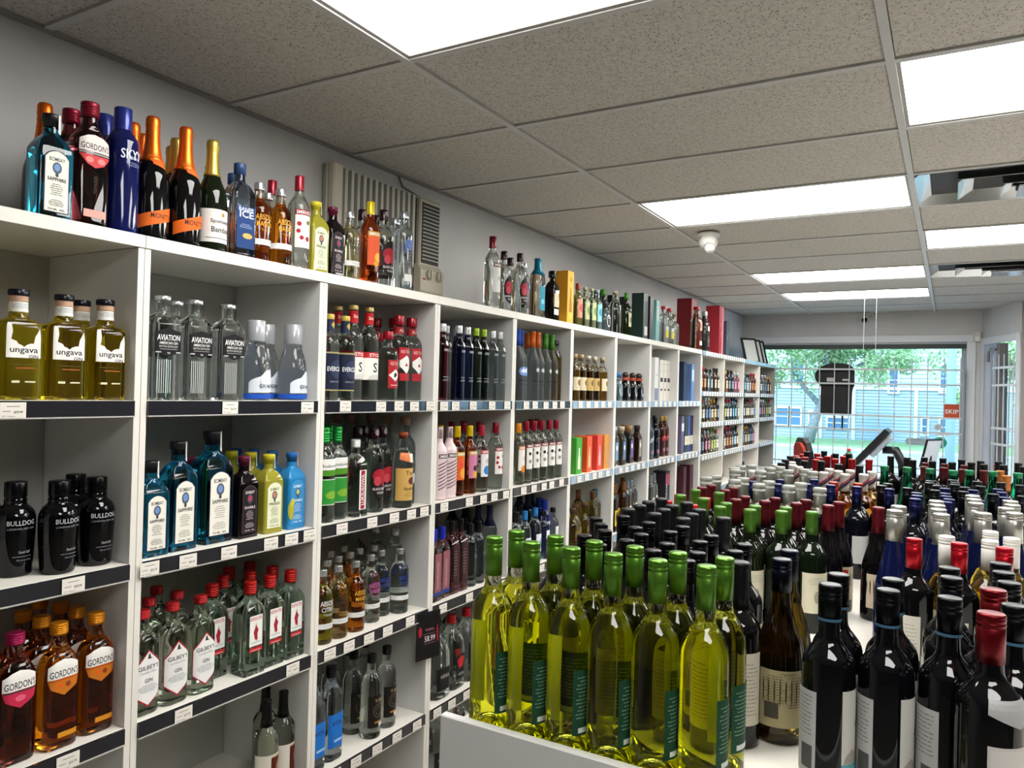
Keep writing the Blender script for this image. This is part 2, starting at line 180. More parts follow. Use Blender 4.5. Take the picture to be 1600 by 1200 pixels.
pr('julio', 'tequila_bottle', 'squat dark bottle, oval label, round stopper', 'round', 182, 92, 66, 'o:0d0d0c', ('ball', '2c2018', 40, 1.5), [('e',6,66,50,76,'c8ccd0'), ('e',6,66,42,66,'8e9498')], extra=[('neck_seal', [('r',0,140,130,18,'a0402c')])])
pr('julioB', 'tequila_bottle', 'squat clear bottle, oval label, blue stopper', 'round', 182, 88, 62, 'g:a8c0cc', ('ball', '3c6c94', 36, 1.4), [('e',0,66,48,76,'d0d8dc')])
def orn(key, desc, glass, capc, labc):
    pr(key, 'tequila_bottle', desc, 'square', 240, 84, 56, glass, ('cork', capc, 44, 1.4), [('r',0,90,40,110,labc), ('e',0,110,26,34,'e0e0e0'), ('l',0,66,30,24,4,'556')])
orn('ornB', 'dark square bottle, blue-yellow label', 'o:2a2418', 'b0a894', '5c84a8')
orn('ornP', 'dark square bottle, purple label, wooden top', 'o:1a1410', 'a07850', '6a5a9a')
orn('ornD', 'dark brown square bottle, plain label', 'o:24130c', '2c2018', '9c9484')
orn('ornC', 'clear square bottle, blue label', 'g:b4c4cc', 'a8b0b4', '7898b0')
def jw(key, desc, glass, capc, labc, h=290):
    pr(key, 'whisky_bottle', desc, 'flask', h, 78, 62, glass, ('cyl', capc, 36, 1.15), [('p', [(-34,110),(-34,140),(34,170),(34,140)], labc), ('r',0,140,40,3,'d8c090'), ('r',0,50,46,26,'8a6a80')])
jw('jwK', 'black whisky bottle, slanted dark label', 'o:0b0b0e', '141414', '22242c')
jw('jwR', 'dark red whisky bottle, slanted red label', 'o:3a120c', 'a8884c', 'a03040')
jw('jwG', 'grey whisky bottle, slanted silver label', 'o:3c4450', '30343a', '8a94a4')
pr('gold', 'rum_bottle', 'amber rum bottle, yellow label, brown cap', 'flask', 285, 84, 60, 'g:6e3a10', ('foil', '7a4a18', 60, 1.1), [('r',0,84,56,96,'c8b030'), ('e',0,90,40,60,'3a2c14')])
pr('silv', 'rum_bottle', 'clear rum bottle, oval label, grey cap', 'flask', 285, 84, 60, 'g:d4dcda', ('foil', '7c8288', 56, 1.1), [('e',0,84,58,96,'d4d8d4'), ('e',0,90,38,60,'3c4240')])
pr('brn', 'tequila_bottle', 'pale-gold bottle, brown capsule', 'square', 275, 76, 60, 'g:b09a4c', ('foil', '6a4028', 50, 1.2), [('r',0,84,56,60,'9a8440')])
pr('tealt', 'tequila_bottle', 'clear bottle, teal capsule', 'square', 275, 80, 60, 'g:ccd6d0', ('foil', '1c6074', 46, 1.2), [('r',0,84,56,40,'b4c0b8')])
pr('whl', 'tequila_bottle', 'yellow-gold bottle with dark cork', 'round', 210, 84, 70, 'g:a89428', ('cork', '4a2c18', 30, 1.3), [('r',0,70,50,36,'6a5a28'), ('r',0,40,50,10,'a03028')])
pr('blv', 'vodka_bottle', 'clear vodka bottle, bright blue cap', 'vodka', 262, 74, 74, 'g:c4d0d8', ('rib', '2274b8', 44, 1.15), [('r',0,90,50,90,'d8e0e8'), ('p', [(-10,60),(0,120),(14,70)], '2a80b8')])
pr('skm', 'vodka_bottle', 'small cobalt bottle, white lettering', 'slim', 286, 72, 72, 'o:0e1a5c', ('cyl', '1a2f8c', 66, 1.15), [('t','SKYY',4,170,44,18,'e8eaf2')])
pr('ins', 'vodka_bottle', 'clear bottle, white label, vertical letters', 'vodka', 240, 70, 70, 'g:c4d0d8', ('cyl', '111114', 24, 1.15), [('r',0,90,40,110,'e0e0e0'), ('l',0,92,18,80,8,'22242c')])
pr('tee', 'vodka_bottle', 'clear bottle with slim dark-teal neck', 'slim', 320, 60, 60, 'o:16282e', ('foil', '10343c', 80, 1.1), [('r',0,120,30,60,'9ab')])
# cartons
def box(key, desc, h, w, d, col, lab, nm='gift_carton'): pr(key, nm, desc, 'box', h, w, d, 'm:'+col, None, lab)
BOT = [(-10,20),(-10,60),(-6,80),(-4,110),(4,110),(6,80),(10,60),(10,20)]
box('bxG', 'green gift carton with bottle picture', 198, 84, 84, '3f9a2c', [('p', [(u*1.9, z*1.3) for u,z in BOT], 'd8dccc')])
box('bxO', 'orange gift carton with bottle picture', 200, 84, 84, 'd8501c', [('p', [(u*1.9, z*1.3) for u,z in BOT], 'dcb890')])
box('bxP', 'red-orange gift carton with bottle picture', 200, 84, 84, 'd84030', [('p', [(u*1.9, z*1.3) for u,z in BOT], 'e0a8b0')])
box('bxA', 'amber gift carton with bottle picture', 200, 80, 84, 'd08c3c', [('p', [(u*1.9, z*1.3) for u,z in BOT], 'c89860')])
box('bxY', 'bright yellow gift carton with bottle drawing', 285, 90, 90, 'dc9c18', [('p', [(u*2, z*1.8) for u,z in BOT], '9a6a18'), ('r',0,50,50,30,'e0b040'), ('e',0,240,20,26,'a06c1c')])
box('bxW', 'white whisky carton, wavy grey print', 300, 86, 86, 'd4d4d2', [('r',0,46,84,84,'7884a0'), ('e',-14,180,10,10,'555'), ('e',14,180,10,10,'555')])
box('bxV', 'white whisky carton with black emblem', 292, 84, 84, 'd2cec4', [('r',0,150,60,30,'2a2826'), ('l',0,215,60,10,2,'555'), ('e',0,80,50,16,'3a3836'), ('r',0,262,70,3,'999')])
box('bxN', 'navy whisky carton', 300, 90, 86, '0f1f40', [('r',0,240,60,10,'34507c')])
box('bxL', 'pale-blue whisky carton, white panel', 290, 88, 86, '5a7cae', [('r',0,200,66,90,'b8ccdc'), ('r',0,250,66,6,'8aa')])
box('bxB', 'narrow brown carton', 230, 76, 76, '6a4634', [('r',0,120,50,6,'b08a70')])
box('bxX', 'dark green whisky carton, cream base', 285, 82, 82, '13281c', [('r',0,92,82,70,'c8c4ac'), ('l',0,96,50,12,2,'555')])
box('bxU', 'royal blue whisky carton, cream base', 285, 80, 82, '1c3480', [('r',0,92,80,70,'c8c4ac'), ('r',0,180,8,200,'8a98c8')])
box('bxZ', 'black whisky carton, cream base', 285, 82, 82, '121416', [('r',0,92,82,70,'c8c4ac')])
box('bxQ', 'purple-and-white whisky carton', 285, 82, 82, '5a5070', [('r',0,200,70,60,'d0d0d8')])
box('bxR', 'black whisky carton, pink skyline print', 290, 110, 100, '1c1420', [('r',0,230,104,80,'98485c'), ('t','ITOGRAM',-22,110,170,22,'e4e4e0',90), ('r',30,110,40,120,'384048')])
box('bxM', 'maroon whisky carton, silver script', 290, 92, 90, '3c1420', [('l',0,100,30,110,9,'b8b0b4')])
box('bxD', 'dark green bottle carton', 312, 96, 90, '122a22', [('r',10,160,50,200,'4a4856'), ('r',10,60,60,60,'c8ccc8')])
box('bxE', 'black bottle carton', 300, 86, 86, '15181a', [('r',0,150,60,8,'555')])
box('bxT', 'teal frosted bottle carton', 290, 84, 84, '6ea8a4', [('r',0,200,60,100,'b8ccc8')])
box('bxS', 'large crimson whisky carton', 430, 150, 130, '7c121c', [('l',44,240,10,200,16,'c89060'), ('r',0,404,120,6,'a86060')])
box('bxK', 'large rose-and-crimson whisky carton', 440, 150, 130, '8c1c28', [('r',40,220,60,430,'c46474'), ('p', [(-30,250),(60,320),(60,324),(-30,256)], 'd8a0a0'), ('p', [(-30,180),(60,230),(60,234),(-30,186)], 'd8a0a0')])
box('bxF', 'slate carton with pale script', 330, 110, 100, '3c4450', [('p', [(-30,150),(40,220),(40,224),(-30,156)], 'c8c8cc')])
# wines of the table
def wine(key, desc, sh, glass, cap, lab=(), h=300, w=76, fill=None, extra=()): pr(key, 'wine_bottle', desc, sh, h, w, w, glass, cap, lab, fill, extra)
wine('wSB', 'white wine bottle, metallic green cap', 'wine', 'g:e4e632', ('screw', '5c8c2e', 66, 1.14), h=334, w=72.5, fill=('c4c8b4', 240),
     lab=[('r',0,112,50,140,'e4e89a')], extra=[('back_label', [('r',117,92,50,104,'1c4430'), ('l',117,100,40,70,12,'8fae98'), ('r',117,48,30,8,'dce0dc')])])
wine('wMal', 'black wine bottle, black-and-blue screwcap', 'wine', 'o:08090c', ('screw', '0d0f14', 54, 1.2), h=314, w=76,
     lab=[('r',0,104,66,128,'c4c2bc'), ('r',0,50,66,26,'5a98a0'), ('p', [(-30,64),(-26,74),(-14,84),(-8,78),(2,90),(10,76),(20,84),(30,72),(30,64)], '9a948a'), ('t','Al',6,124,24,20,'555')],
     extra=[('neck_ring', [('r',0,263,238,4,'3c6078')]), ('back_label', [('r',-92,100,46,124,'b8b8b8'), ('l',-92,126,36,60,10,'6a6a6a'), ('r',-84,66,20,34,'555')])])
wine('wRed', 'black wine bottle, dark red screwcap', 'wine', 'o:08080a', ('screw', '6c0d16', 64, 1.18), h=316, w=80, lab=[('r',0,92,80,130,'c4c0ba'), ('r',0,92,74,122,'cbc8c2'), ('t','A',20,80,16,24,'444')], extra=[('necklace_tag', [('p', [(-40,214),(-40,196),(0,180),(40,196),(40,214)], 'a8a8a8')])])
wine('wCab', 'black wine bottle, bright red screwcap', 'wine', 'o:08080a', ('screw', 'a80e1e', 62, 1.14), lab=[('r',0,110,70,110,'c8c4b4'), ('l',0,120,50,60,6,'888')], extra=[('back_label', [('r',-110,100,46,90,'c8c4b8'), ('l',-110,100,36,60,8,'777')])])
wine('wWht', 'white wine bottle with white screwcap', 'wine', 'g:c2a63c', ('screw', 'dcdad4', 64, 1.16), fill=('c8c8bc', 222), lab=[('r',0,100,70,100,'d0ccb8'), ('l',0,110,50,60,6,'8a8a7a')], extra=[('back_label', [('r',-110,100,46,90,'d0ccb8')])])
wine('wPin', 'slope-shouldered dark bottle, maroon capsule', 'burg', 'o:0a080a', ('foil', '611019', 70, 1.08), lab=[('r',0,80,76,90,'c8b8a0'), ('r',0,110,20,16,'9a2018'), ('p', [(-8,50),(-10,70),(0,86),(10,70),(8,50)], '9a2818')], w=82)
wine('wMar', 'dark wine bottle with maroon capsule', 'wine', 'o:0a090a', ('foil', '58121a', 68, 1.12), lab=[('r',0,100,70,90,'c0b8a8')])
wine('wGrn', 'dark green wine bottle, green foil capsule', 'wine', 'o:0d150a', ('foil', '4a7424', 58, 1.14), lab=[('r',0,100,74,100,'cfcab2'), ('l',0,130,44,20,4,'8a8a80'), ('e',0,90,14,30,'9a9684')], extra=[('back_label', [('r',-112,96,50,96,'c9c6b4'), ('l',-112,96,40,80,12,'8a8a80')])])
wine('wBlk', 'black wine bottle, short black screwcap', 'wine', 'o:09090b', ('screw', '131316', 40, 1.14), lab=[('r',0,96,74,110,'b8ab8c'), ('l',0,100,60,80,12,'6a6350')])
wine('wCap', 'black wine bottle, long matte black capsule', 'wine', 'o:0b0b0c', ('foil', '15171a', 78, 1.22), lab=[('r',0,100,70,120,'c9c2b0'), ('l',0,100,56,90,14,'77705c')], h=306)
wine('wChd', 'olive-brown burgundy bottle, navy screwcap', 'burg', 'g:4a3c10', ('screw', '0f1420', 56, 1.12), h=308, w=86,
     lab=[('r',0,78,128,96,'b7ab84'), ('l',4,120,30,5,2,'333'), ('l',-19,94,34,48,11,'6a6448'), ('l',20,90,34,54,12,'6a6448'), ('r',-24,58,24,26,'504c40')])
wine('wRCp', 'dark wine bottle with glossy red cap', 'wine', 'o:0a090a', ('cyl', 'a80f20', 34, 1.3), h=290)
wine('wRos', 'clear rose bottle, clear ridged closure', 'slim', 'g:d0c8a4', ('glass', 'c4c6be', 60, 1.12), h=318, w=74, lab=[('r',0,90,60,90,'c8c0a8')], fill=('d8dad2', 212))
wine('wStr', 'wine bottle, white neck wrap with stripe', 'wine', 'g:a8742c', ('foil', 'd2cbc4', 66, 1.25), h=306, lab=[('e',0,120,50,120,'c8862c')],
     extra=[('neck_stripe', [('p', [(-26,240),(-26,250),(26,300),(26,290)], '2a2030'), ('p', [(-26,252),(-26,258),(20,302),(26,302)], '8c2434')])])
wine('wBlu', 'dark wine bottle with blue screwcap', 'wine', 'o:090a12', ('screw', '1c2150', 58, 1.14), lab=[('r',0,96,70,90,'b4b4b4')])
wine('wOrg', 'dark wine bottle with orange-red screwcap', 'wine', 'o:0c0a0a', ('screw', 'b03424', 58, 1.14), lab=[('r',0,96,70,90,'b4b4b4')])
wine('wBrt', 'dark wine bottle with scarlet capsule', 'wine', 'o:0a0909', ('foil', '8c1212', 60, 1.2), lab=[('r',0,96,70,90,'b4b4b4')])
wine('wTal', 'tall black wine bottle, black capsule', 'wine', 'o:09090a', ('foil', '121214', 72, 1.1), h=320, lab=[('r',0,96,70,90,'b4b4b4')])
wine('wDrd', 'dark wine bottle with wine-red capsule', 'wine', 'o:0a0909', ('foil', '4e1418', 62, 1.15), lab=[('r',0,96,70,90,'b4b4b4')])
wine('wEmr', 'emerald glass bottle, green foil neck', 'flute', 'g:1aa070', ('foil', '1a7048', 22, 1.12), h=308, w=84)
wine('wLim', 'wine bottle with lime-gold capsule', 'wine', 'g:8a8c20', ('foil', '7c8a2c', 62, 1.12), lab=[('r',0,96,70,90,'b4b4b4')])
wine('wGld', 'wine bottle with copper-gold capsule', 'wine', 'o:1c120a', ('foil', 'a0602a', 62, 1.15), lab=[('r',0,96,70,90,'b4b4b4')])
wine('wNav', 'dark wine bottle, navy ridged screwcap', 'wine', 'o:080812', ('screw', '171c4c', 58, 1.16), lab=[('r',0,96,70,90,'b4b4b4')])
wine('wScr', 'dark wine bottle, black ridged screwcap', 'wine', 'o:08090a', ('screw', '14161a', 58, 1.16), lab=[('r',0,96,70,90,'b4b4b4')])
wine('wSil', 'cobalt blue bottle with silver screwcap', 'flute', 'o:0a1238', ('screw', 'a9a8a2', 72, 1.18), h=330, w=84, lab=[('t','RELAX',0,278,46,9,'55565a',90), ('e',0,90,20,26,'7c90c8')])
# small bottles of the far unit
MINI = [('c2cccc','a01c24','d8d8d4'), ('7cb4cc','15203c','8cc4dc'), ('c4cccc','1c1c20','c8c8c4'), ('4a2418','a01c24','c89868'), ('b8c8d0','111114','b8ccd8'), ('3c2a18','15151a','d0ccb8'), ('c8b888','7a1c1c','d8d4c8'), ('c8ccd0','c4c8cc','6c8cb4'), ('b07a40','b08830','d8c8a0'), ('20242c','15151a','8c98a8'), ('c890a0','c8c8cc','c890a4'), ('c4cc98','4a6a24','b8c070')]
CN = dict([('c2cccc','clear'), ('7cb4cc','light blue'), ('c4cccc','clear'), ('4a2418','brown'), ('b8c8d0','pale blue'), ('3c2a18','dark brown'), ('c8b888','straw-coloured'), ('c8ccd0','clear'), ('b07a40','amber'), ('20242c','black'), ('c890a0','pink'), ('c4cc98','yellow-green')])
KN = {'a01c24':'red','15203c':'navy','1c1c20':'black','111114':'black','15151a':'black','7a1c1c':'maroon','c4c8cc':'silver','b08830':'gold','c8c8cc':'silver','4a6a24':'green'}
for i, (g_, c_, l_) in enumerate(MINI):
    pr('m%d' % i, 'small_bottle', 'small %s bottle, %s cap' % (CN[g_], KN[c_]), ('vodka','flask','wine')[i % 3], 205 if i % 2 else 190, 56, 50, 'g:'+g_ if int(g_[:2],16) > 0x60 else 'o:'+g_, ('cyl', c_, 30, 1.25), [('r',0,70,44,70,l_), ('r',0,84,34,6,'3a3a40'), ('l',0,60,30,20,3,'555')])
# ---------------------------------------------------------------- where the products stand: x, y, z, turn, cell
PLACES = {
 'ung': [(-1.781,0.795,1.6,89,'01'),(-1.781,0.894,1.6,90,'01'),(-1.781,0.993,1.6,89,'01'),(-1.781,1.092,1.6,90,'01'),(-1.861,1.08,1.6,91,'01')],
 'bull': [(-1.923,0.904,1.2,84,'02'),(-1.841,0.931,1.2,83,'02'),(-1.791,1.001,1.2,95,'02'),(-1.888,1.095,1.2,87,'02'),(-1.802,1.097,1.2,86,'02')],
 'gorP': [(-1.781,0.821,0.8,92,'03'),(-1.789,0.913,0.8,90,'03')],
 'gorO': [(-1.781,1.004,0.8,91,'03'),(-1.789,1.097,0.8,90,'03'),(-1.861,1.008,0.8,91,'03'),(-1.869,1.097,0.8,89,'03'),(-1.941,1.008,0.8,91,'03'),(-1.941,1.097,0.8,91,'03'),(-1.957,0.919,0.8,90,'03'),(-2.021,1.09,0.8,91,'03'),(-1.861,0.895,0.8,91,'03')],
 'avi': [(-1.784,1.247,1.6,88,'11'),(-1.784,1.345,1.6,91,'11'),(-1.784,1.454,1.6,90,'11'),(-1.864,1.344,1.6,89,'11')],
 'mare': [(-1.794,1.566,1.6,83,'11'),(-1.793,1.713,1.6,95,'11'),(-1.88,1.681,1.6,90,'11')],
 'bom75': [(-1.783,1.227,1.2,91,'12'),(-1.791,0.957,2.008,89,'T0')],
 'bom1': [(-1.794,1.314,1.2,92,'12')],
 'bom175': [(-1.807,1.432,1.2,91,'12')],
 'bramble': [(-1.789,1.53,1.2,92,'12'),(-1.878,1.414,1.2,88,'12'),(-1.798,1.877,2.008,92,'T0')],
 'citr': [(-1.789,1.624,1.2,90,'12'),(-1.877,1.631,1.2,90,'12'),(-1.949,1.618,1.2,92,'12'),(-1.798,1.799,2.008,88,'T0')],
 'blues': [(-1.789,1.717,1.2,91,'12'),(-1.877,1.718,1.2,92,'12'),(-1.957,1.714,1.2,89,'12'),(-2.021,1.699,1.2,89,'12')],
 'gil': [(-1.781,1.216,0.8,92,'13'),(-1.781,1.302,0.8,90,'13'),(-1.781,1.388,0.8,91,'13'),(-1.869,1.293,0.8,89,'13'),(-1.869,1.38,0.8,90,'13'),(-1.957,1.376,0.8,90,'13')],
 'beef': [(-1.774,1.553,0.8,89,'13'),(-1.783,1.636,0.8,90,'13'),(-1.783,1.719,0.8,90,'13'),(-1.839,1.472,0.8,92,'13'),(-1.895,1.555,0.8,91,'13'),(-1.871,1.637,0.8,92,'13'),(-1.863,1.719,0.8,91,'13'),(-1.967,1.636,0.8,92,'13'),(-1.967,1.719,0.8,91,'13')],
 'drumk': [(-1.788,1.643,0.395,85,'14'),(-1.799,1.72,0.395,95,'14'),(-1.878,1.72,0.395,97,'14')],
 'ever': [(-1.786,1.865,1.6,96,'21'),(-1.782,1.936,1.6,91,'21')],
 'stoli': [(-1.809,2.004,1.6,93,'21'),(-1.804,2.08,1.6,86,'21'),(-1.885,2.008,1.6,95,'21')],
 'tass': [(-1.78,2.16,1.6,90,'21'),(-1.884,2.229,1.6,92,'21')],
 'tassb': [(-1.801,2.245,1.6,89,'21'),(-1.809,2.334,1.6,88,'21'),(-1.895,2.334,1.6,91,'21'),(-1.963,2.306,1.6,88,'21')],
 'mosk': [(-1.786,1.857,1.2,94,'22'),(-1.8,1.931,1.2,89,'22'),(-1.885,1.979,1.2,97,'22')],
 'luk': [(-1.787,2.008,1.2,89,'22')],
 'cher': [(-1.798,2.118,1.2,87,'22'),(-1.834,2.206,1.2,94,'22'),(-1.912,2.191,1.2,88,'22'),(-1.943,2.073,1.2,95,'22'),(-1.878,2.119,1.2,97,'22'),(-1.844,2.193,2.008,90,'T0'),(-1.915,2.155,2.008,86,'T0'),(-1.925,2.25,2.008,88,'T0'),(-1.851,3.085,2.008,91,'T0'),(-1.807,3.162,2.008,89,'T0'),(-1.913,3.251,2.008,88,'T0')],
 'tito': [(-1.781,2.266,1.2,95,'22')],
 'kett': [(-1.827,2.335,1.2,84,'22'),(-1.912,2.329,1.2,92,'22'),(-1.997,2.335,1.2,84,'22'),(-2.074,2.298,1.2,93,'22'),(-2.072,2.213,1.2,90,'22')],
 'absC': [(-1.788,1.866,0.8,87,'23'),(-1.965,2.088,0.8,89,'23')],
 'absV': [(-1.788,1.94,0.8,84,'23'),(-1.888,2.047,0.8,85,'23'),(-1.805,1.967,2.008,94,'T0')],
 'absM': [(-1.788,2.026,0.8,91,'23'),(-1.898,2.12,0.8,84,'23'),(-1.872,1.974,0.8,88,'23'),(-1.991,2.187,0.8,90,'23'),(-1.8,1.568,2.008,85,'T0'),(-1.796,1.648,2.008,86,'T0'),(-1.87,1.664,2.008,89,'T0'),(-1.938,1.633,2.008,93,'T0')],
 'absR': [(-1.812,2.135,0.8,83,'23'),(-1.917,2.192,0.8,95,'23')],
 'absB': [(-1.832,2.217,0.8,86,'23'),(-1.797,2.283,0.8,89,'23'),(-1.908,2.266,0.8,87,'23')],
 'absL': [(-1.861,2.333,0.8,92,'23'),(-1.954,2.333,0.8,96,'23'),(-2.037,2.304,0.8,96,'23'),(-1.795,3.457,0.395,89,'44')],
 'vox': [(-1.785,1.836,0.395,91,'24'),(-1.793,1.926,0.395,90,'24')],
 'tad': [(-1.787,2.125,0.395,91,'24'),(-1.798,2.224,0.395,92,'24'),(-1.864,2.116,0.395,96,'24'),(-1.916,2.238,0.395,90,'24'),(-1.93,2.073,0.395,89,'24'),(-1.989,2.209,0.395,93,'24'),(-1.79,3.314,0.395,89,'44')],
 'cirR': [(-1.789,2.512,1.6,86,'31')],
 'cirC': [(-1.835,2.602,1.6,87,'31'),(-1.781,2.885,1.6,89,'31'),(-1.781,2.95,1.6,91,'31'),(-1.877,2.95,1.6,83,'31')],
 'cirB': [(-1.776,2.611,1.6,97,'31'),(-1.781,2.683,1.6,90,'31'),(-1.877,2.742,1.6,92,'31')],
 'cirG': [(-1.781,2.748,1.6,91,'31'),(-1.781,2.81,1.6,83,'31')],
 'smS': [(-1.786,2.505,1.2,92,'32'),(-1.786,2.576,1.2,84,'32')],
 'smY': [(-1.795,2.646,1.2,92,'32'),(-1.874,2.634,1.2,93,'32')],
 'smK': [(-1.794,2.74,1.2,90,'32')],
 'smF': [(-1.786,2.82,1.2,93,'32')],
 'smR': [(-1.787,2.944,1.2,88,'32'),(-1.875,2.944,1.2,93,'32'),(-1.883,2.828,1.2,83,'32'),(-1.955,2.837,1.2,84,'32'),(-1.963,2.944,1.2,92,'32'),(-1.795,1.722,2.008,85,'T0'),(-1.916,1.721,2.008,85,'T0'),(-1.901,3.735,2.008,90,'T0')],
 'whip': [(-1.778,2.473,0.8,92,'33'),(-1.786,2.542,0.8,89,'33')],
 'pinkb': [(-1.786,2.61,0.8,90,'33'),(-1.786,2.676,0.8,90,'33')],
 'kap': [(-1.794,2.758,0.8,87,'33'),(-1.794,2.828,0.8,88,'33'),(-1.88,2.854,0.8,87,'33'),(-1.9,2.787,0.8,94,'33'),(-1.786,3.148,0.8,95,'43'),(-1.882,3.355,0.8,94,'43'),(-1.786,3.169,0.395,88,'44'),(-1.803,5.12,2.008,92,'T0')],
 'nav': [(-1.869,2.944,0.8,87,'33'),(-1.941,2.944,0.8,88,'33'),(-1.798,2.93,0.8,91,'33'),(-2.014,2.944,0.8,88,'33'),(-1.9,3.474,0.8,85,'43'),(-1.967,3.502,0.8,87,'43')],
 'jugk': [(-1.802,2.542,0.395,88,'34'),(-1.915,2.815,0.395,89,'34'),(-1.81,2.549,0.055,89,'35'),(-1.819,2.727,0.055,89,'35')],
 'jug': [(-1.808,2.659,0.395,90,'34'),(-1.81,2.776,0.395,91,'34'),(-1.913,2.698,0.395,89,'34'),(-1.812,2.893,0.395,91,'34'),(-1.921,2.803,0.055,90,'35')],
 'gooB': [(-1.784,3.118,1.6,93,'41'),(-1.808,3.189,1.6,84,'41')],
 'gooO': [(-1.779,3.258,1.6,88,'41'),(-1.79,3.332,1.6,88,'41'),(-1.876,3.381,1.6,85,'41')],
 'gooG': [(-1.788,3.407,1.6,95,'41'),(-1.788,3.481,1.6,89,'41'),(-1.884,3.507,1.6,88,'41')],
 'tall': [(-1.801,3.553,1.6,95,'41')],
 'smO': [(-1.786,3.151,1.2,92,'42')],
 'smX': [(-1.787,3.228,1.2,95,'42'),(-1.787,3.307,1.2,89,'42'),(-1.787,3.388,1.2,86,'42'),(-1.787,3.473,1.2,85,'42'),(-1.787,3.551,1.2,90,'42'),(-1.899,3.479,1.2,86,'42'),(-1.899,3.551,1.2,94,'42')],
 'blv': [(-1.786,3.236,0.8,86,'43'),(-1.795,3.359,0.8,87,'43')],
 'ins': [(-1.781,3.427,0.8,94,'43'),(-1.794,3.554,0.8,94,'43')],
 'skm': [(-1.81,3.488,0.8,92,'43'),(-1.865,3.535,0.8,87,'43')],
 'tee': [(-1.924,3.558,0.8,88,'43')],
 'teq1': [(-1.785,3.755,1.6,89,'51'),(-1.785,3.838,1.6,96,'51'),(-1.785,4.134,1.6,96,'51'),(-1.881,4.028,1.6,95,'51')],
 'teq2': [(-1.793,3.951,1.6,85,'51'),(-1.801,4.059,1.6,83,'51'),(-1.889,4.158,1.6,97,'51')],
 'bxG': [(-1.792,3.774,1.2,90,'52')],
 'bxO': [(-1.792,3.909,1.2,92,'52')],
 'bxP': [(-1.792,4.052,1.2,92,'52')],
 'bxA': [(-1.792,4.157,1.2,89,'52')],
 'whl': [(-1.787,3.781,0.8,91,'53'),(-1.827,3.898,0.8,91,'53'),(-1.811,3.987,0.8,91,'53')],
 'brn': [(-1.876,4.042,0.8,90,'53'),(-1.796,4.069,0.8,89,'53')],
 'tealt': [(-1.82,4.154,0.8,89,'53')],
 'julioB': [(-1.778,4.363,1.6,89,'61'),(-1.874,4.622,1.6,91,'61')],
 'julio': [(-1.78,4.494,1.6,88,'61'),(-1.78,4.616,1.6,90,'61'),(-1.788,4.753,1.6,89,'61')],
 'ornC': [(-1.794,4.356,1.2,88,'62')],
 'ornB': [(-1.778,4.438,1.2,92,'62')],
 'ornP': [(-1.794,4.608,1.2,91,'62'),(-1.882,4.753,1.2,92,'62')],
 'ornD': [(-1.786,4.737,1.2,92,'62')],
 'gold': [(-1.78,4.342,0.8,92,'63'),(-1.804,4.424,0.8,90,'63'),(-1.78,4.507,0.8,88,'63'),(-1.884,4.753,0.8,91,'63')],
 'silv': [(-1.788,4.589,0.8,91,'63'),(-1.796,4.671,0.8,89,'63'),(-1.812,4.753,0.8,89,'63'),(-1.796,5.048,0.8,89,'73'),(-1.82,5.182,0.8,89,'73')],
 'bxW': [(-1.801,5.022,1.6,90,'71')],
 'bxV': [(-1.824,5.197,1.6,90,'71'),(-1.824,5.275,1.6,92,'71'),(-1.824,5.352,1.6,90,'71')],
 'jwG': [(-1.781,4.961,1.2,89,'72'),(-1.885,5.352,1.2,91,'72')],
 'jwK': [(-1.781,5.079,1.2,89,'72')],
 'jwR': [(-1.805,5.275,1.2,91,'72'),(-1.805,5.352,1.2,90,'72')],
 'bxR': [(-1.816,5.34,0.8,90,'73')],
 'bxE': [(-1.879,5.817,1.6,91,'81'),(-1.81,4.918,2.008,92,'T0'),(-2.003,4.775,2.008,88,'T0')],
 'bxN': [(-1.801,5.677,1.6,89,'81')],
 'bxL': [(-1.795,5.852,1.6,91,'81')],
 'bxB': [(-1.836,5.934,1.6,92,'81')],
 'bxQ': [(-1.791,5.619,1.2,91,'82')],
 'bxX': [(-1.815,5.782,1.2,91,'82')],
 'bxU': [(-1.815,5.857,1.2,88,'82')],
 'bxZ': [(-1.815,5.932,1.2,91,'82')],
 'bxM': [(-1.811,5.751,0.8,91,'83'),(-1.811,5.927,0.8,88,'83')],
 'gorS': [(-1.79,1.045,2.008,89,'T0'),(-1.878,1.051,2.008,89,'T0')],
 'skyy': [(-1.799,1.134,2.008,90,'T0'),(-1.887,1.14,2.008,88,'T0')],
 'mion': [(-1.807,1.221,2.008,89,'T0'),(-1.798,1.313,2.008,90,'T0'),(-1.972,1.038,2.008,92,'T0'),(-1.899,1.227,2.008,91,'T0'),(-1.993,1.203,2.008,88,'T0'),(-2.04,1.344,2.008,86,'T0'),(-1.961,1.295,2.008,89,'T0')],
 'spum': [(-1.803,1.403,2.008,93,'T0'),(-1.882,1.346,2.008,88,'T0'),(-1.96,1.387,2.008,85,'T0')],
 'banff': [(-1.793,1.489,2.008,88,'T0'),(-1.899,1.473,2.008,90,'T0'),(-1.899,1.554,2.008,91,'T0')],
 'smP': [(-1.804,2.072,2.008,85,'T0')],
 'elit': [(-1.793,2.249,2.008,88,'T0'),(-1.89,2.317,2.008,91,'T0'),(-1.927,3.413,2.008,90,'T0')],
 'smL': [(-1.798,2.895,2.008,94,'T0')],
 'coc': [(-1.792,3.316,2.008,91,'T0')],
 'blk': [(-1.796,3.485,2.008,90,'T0')],
 'bxY': [(-1.812,3.65,2.008,91,'T0')],
 'miniP': [(-1.796,3.795,2.008,87,'T0')],
 'miniC': [(-1.801,3.903,2.008,90,'T0'),(-1.785,3.96,2.008,92,'T0'),(-1.824,3.848,2.008,87,'T0')],
 'miniT': [(-1.789,4.049,2.008,85,'T0')],
 'ovl': [(-1.788,4.16,2.008,90,'T0')],
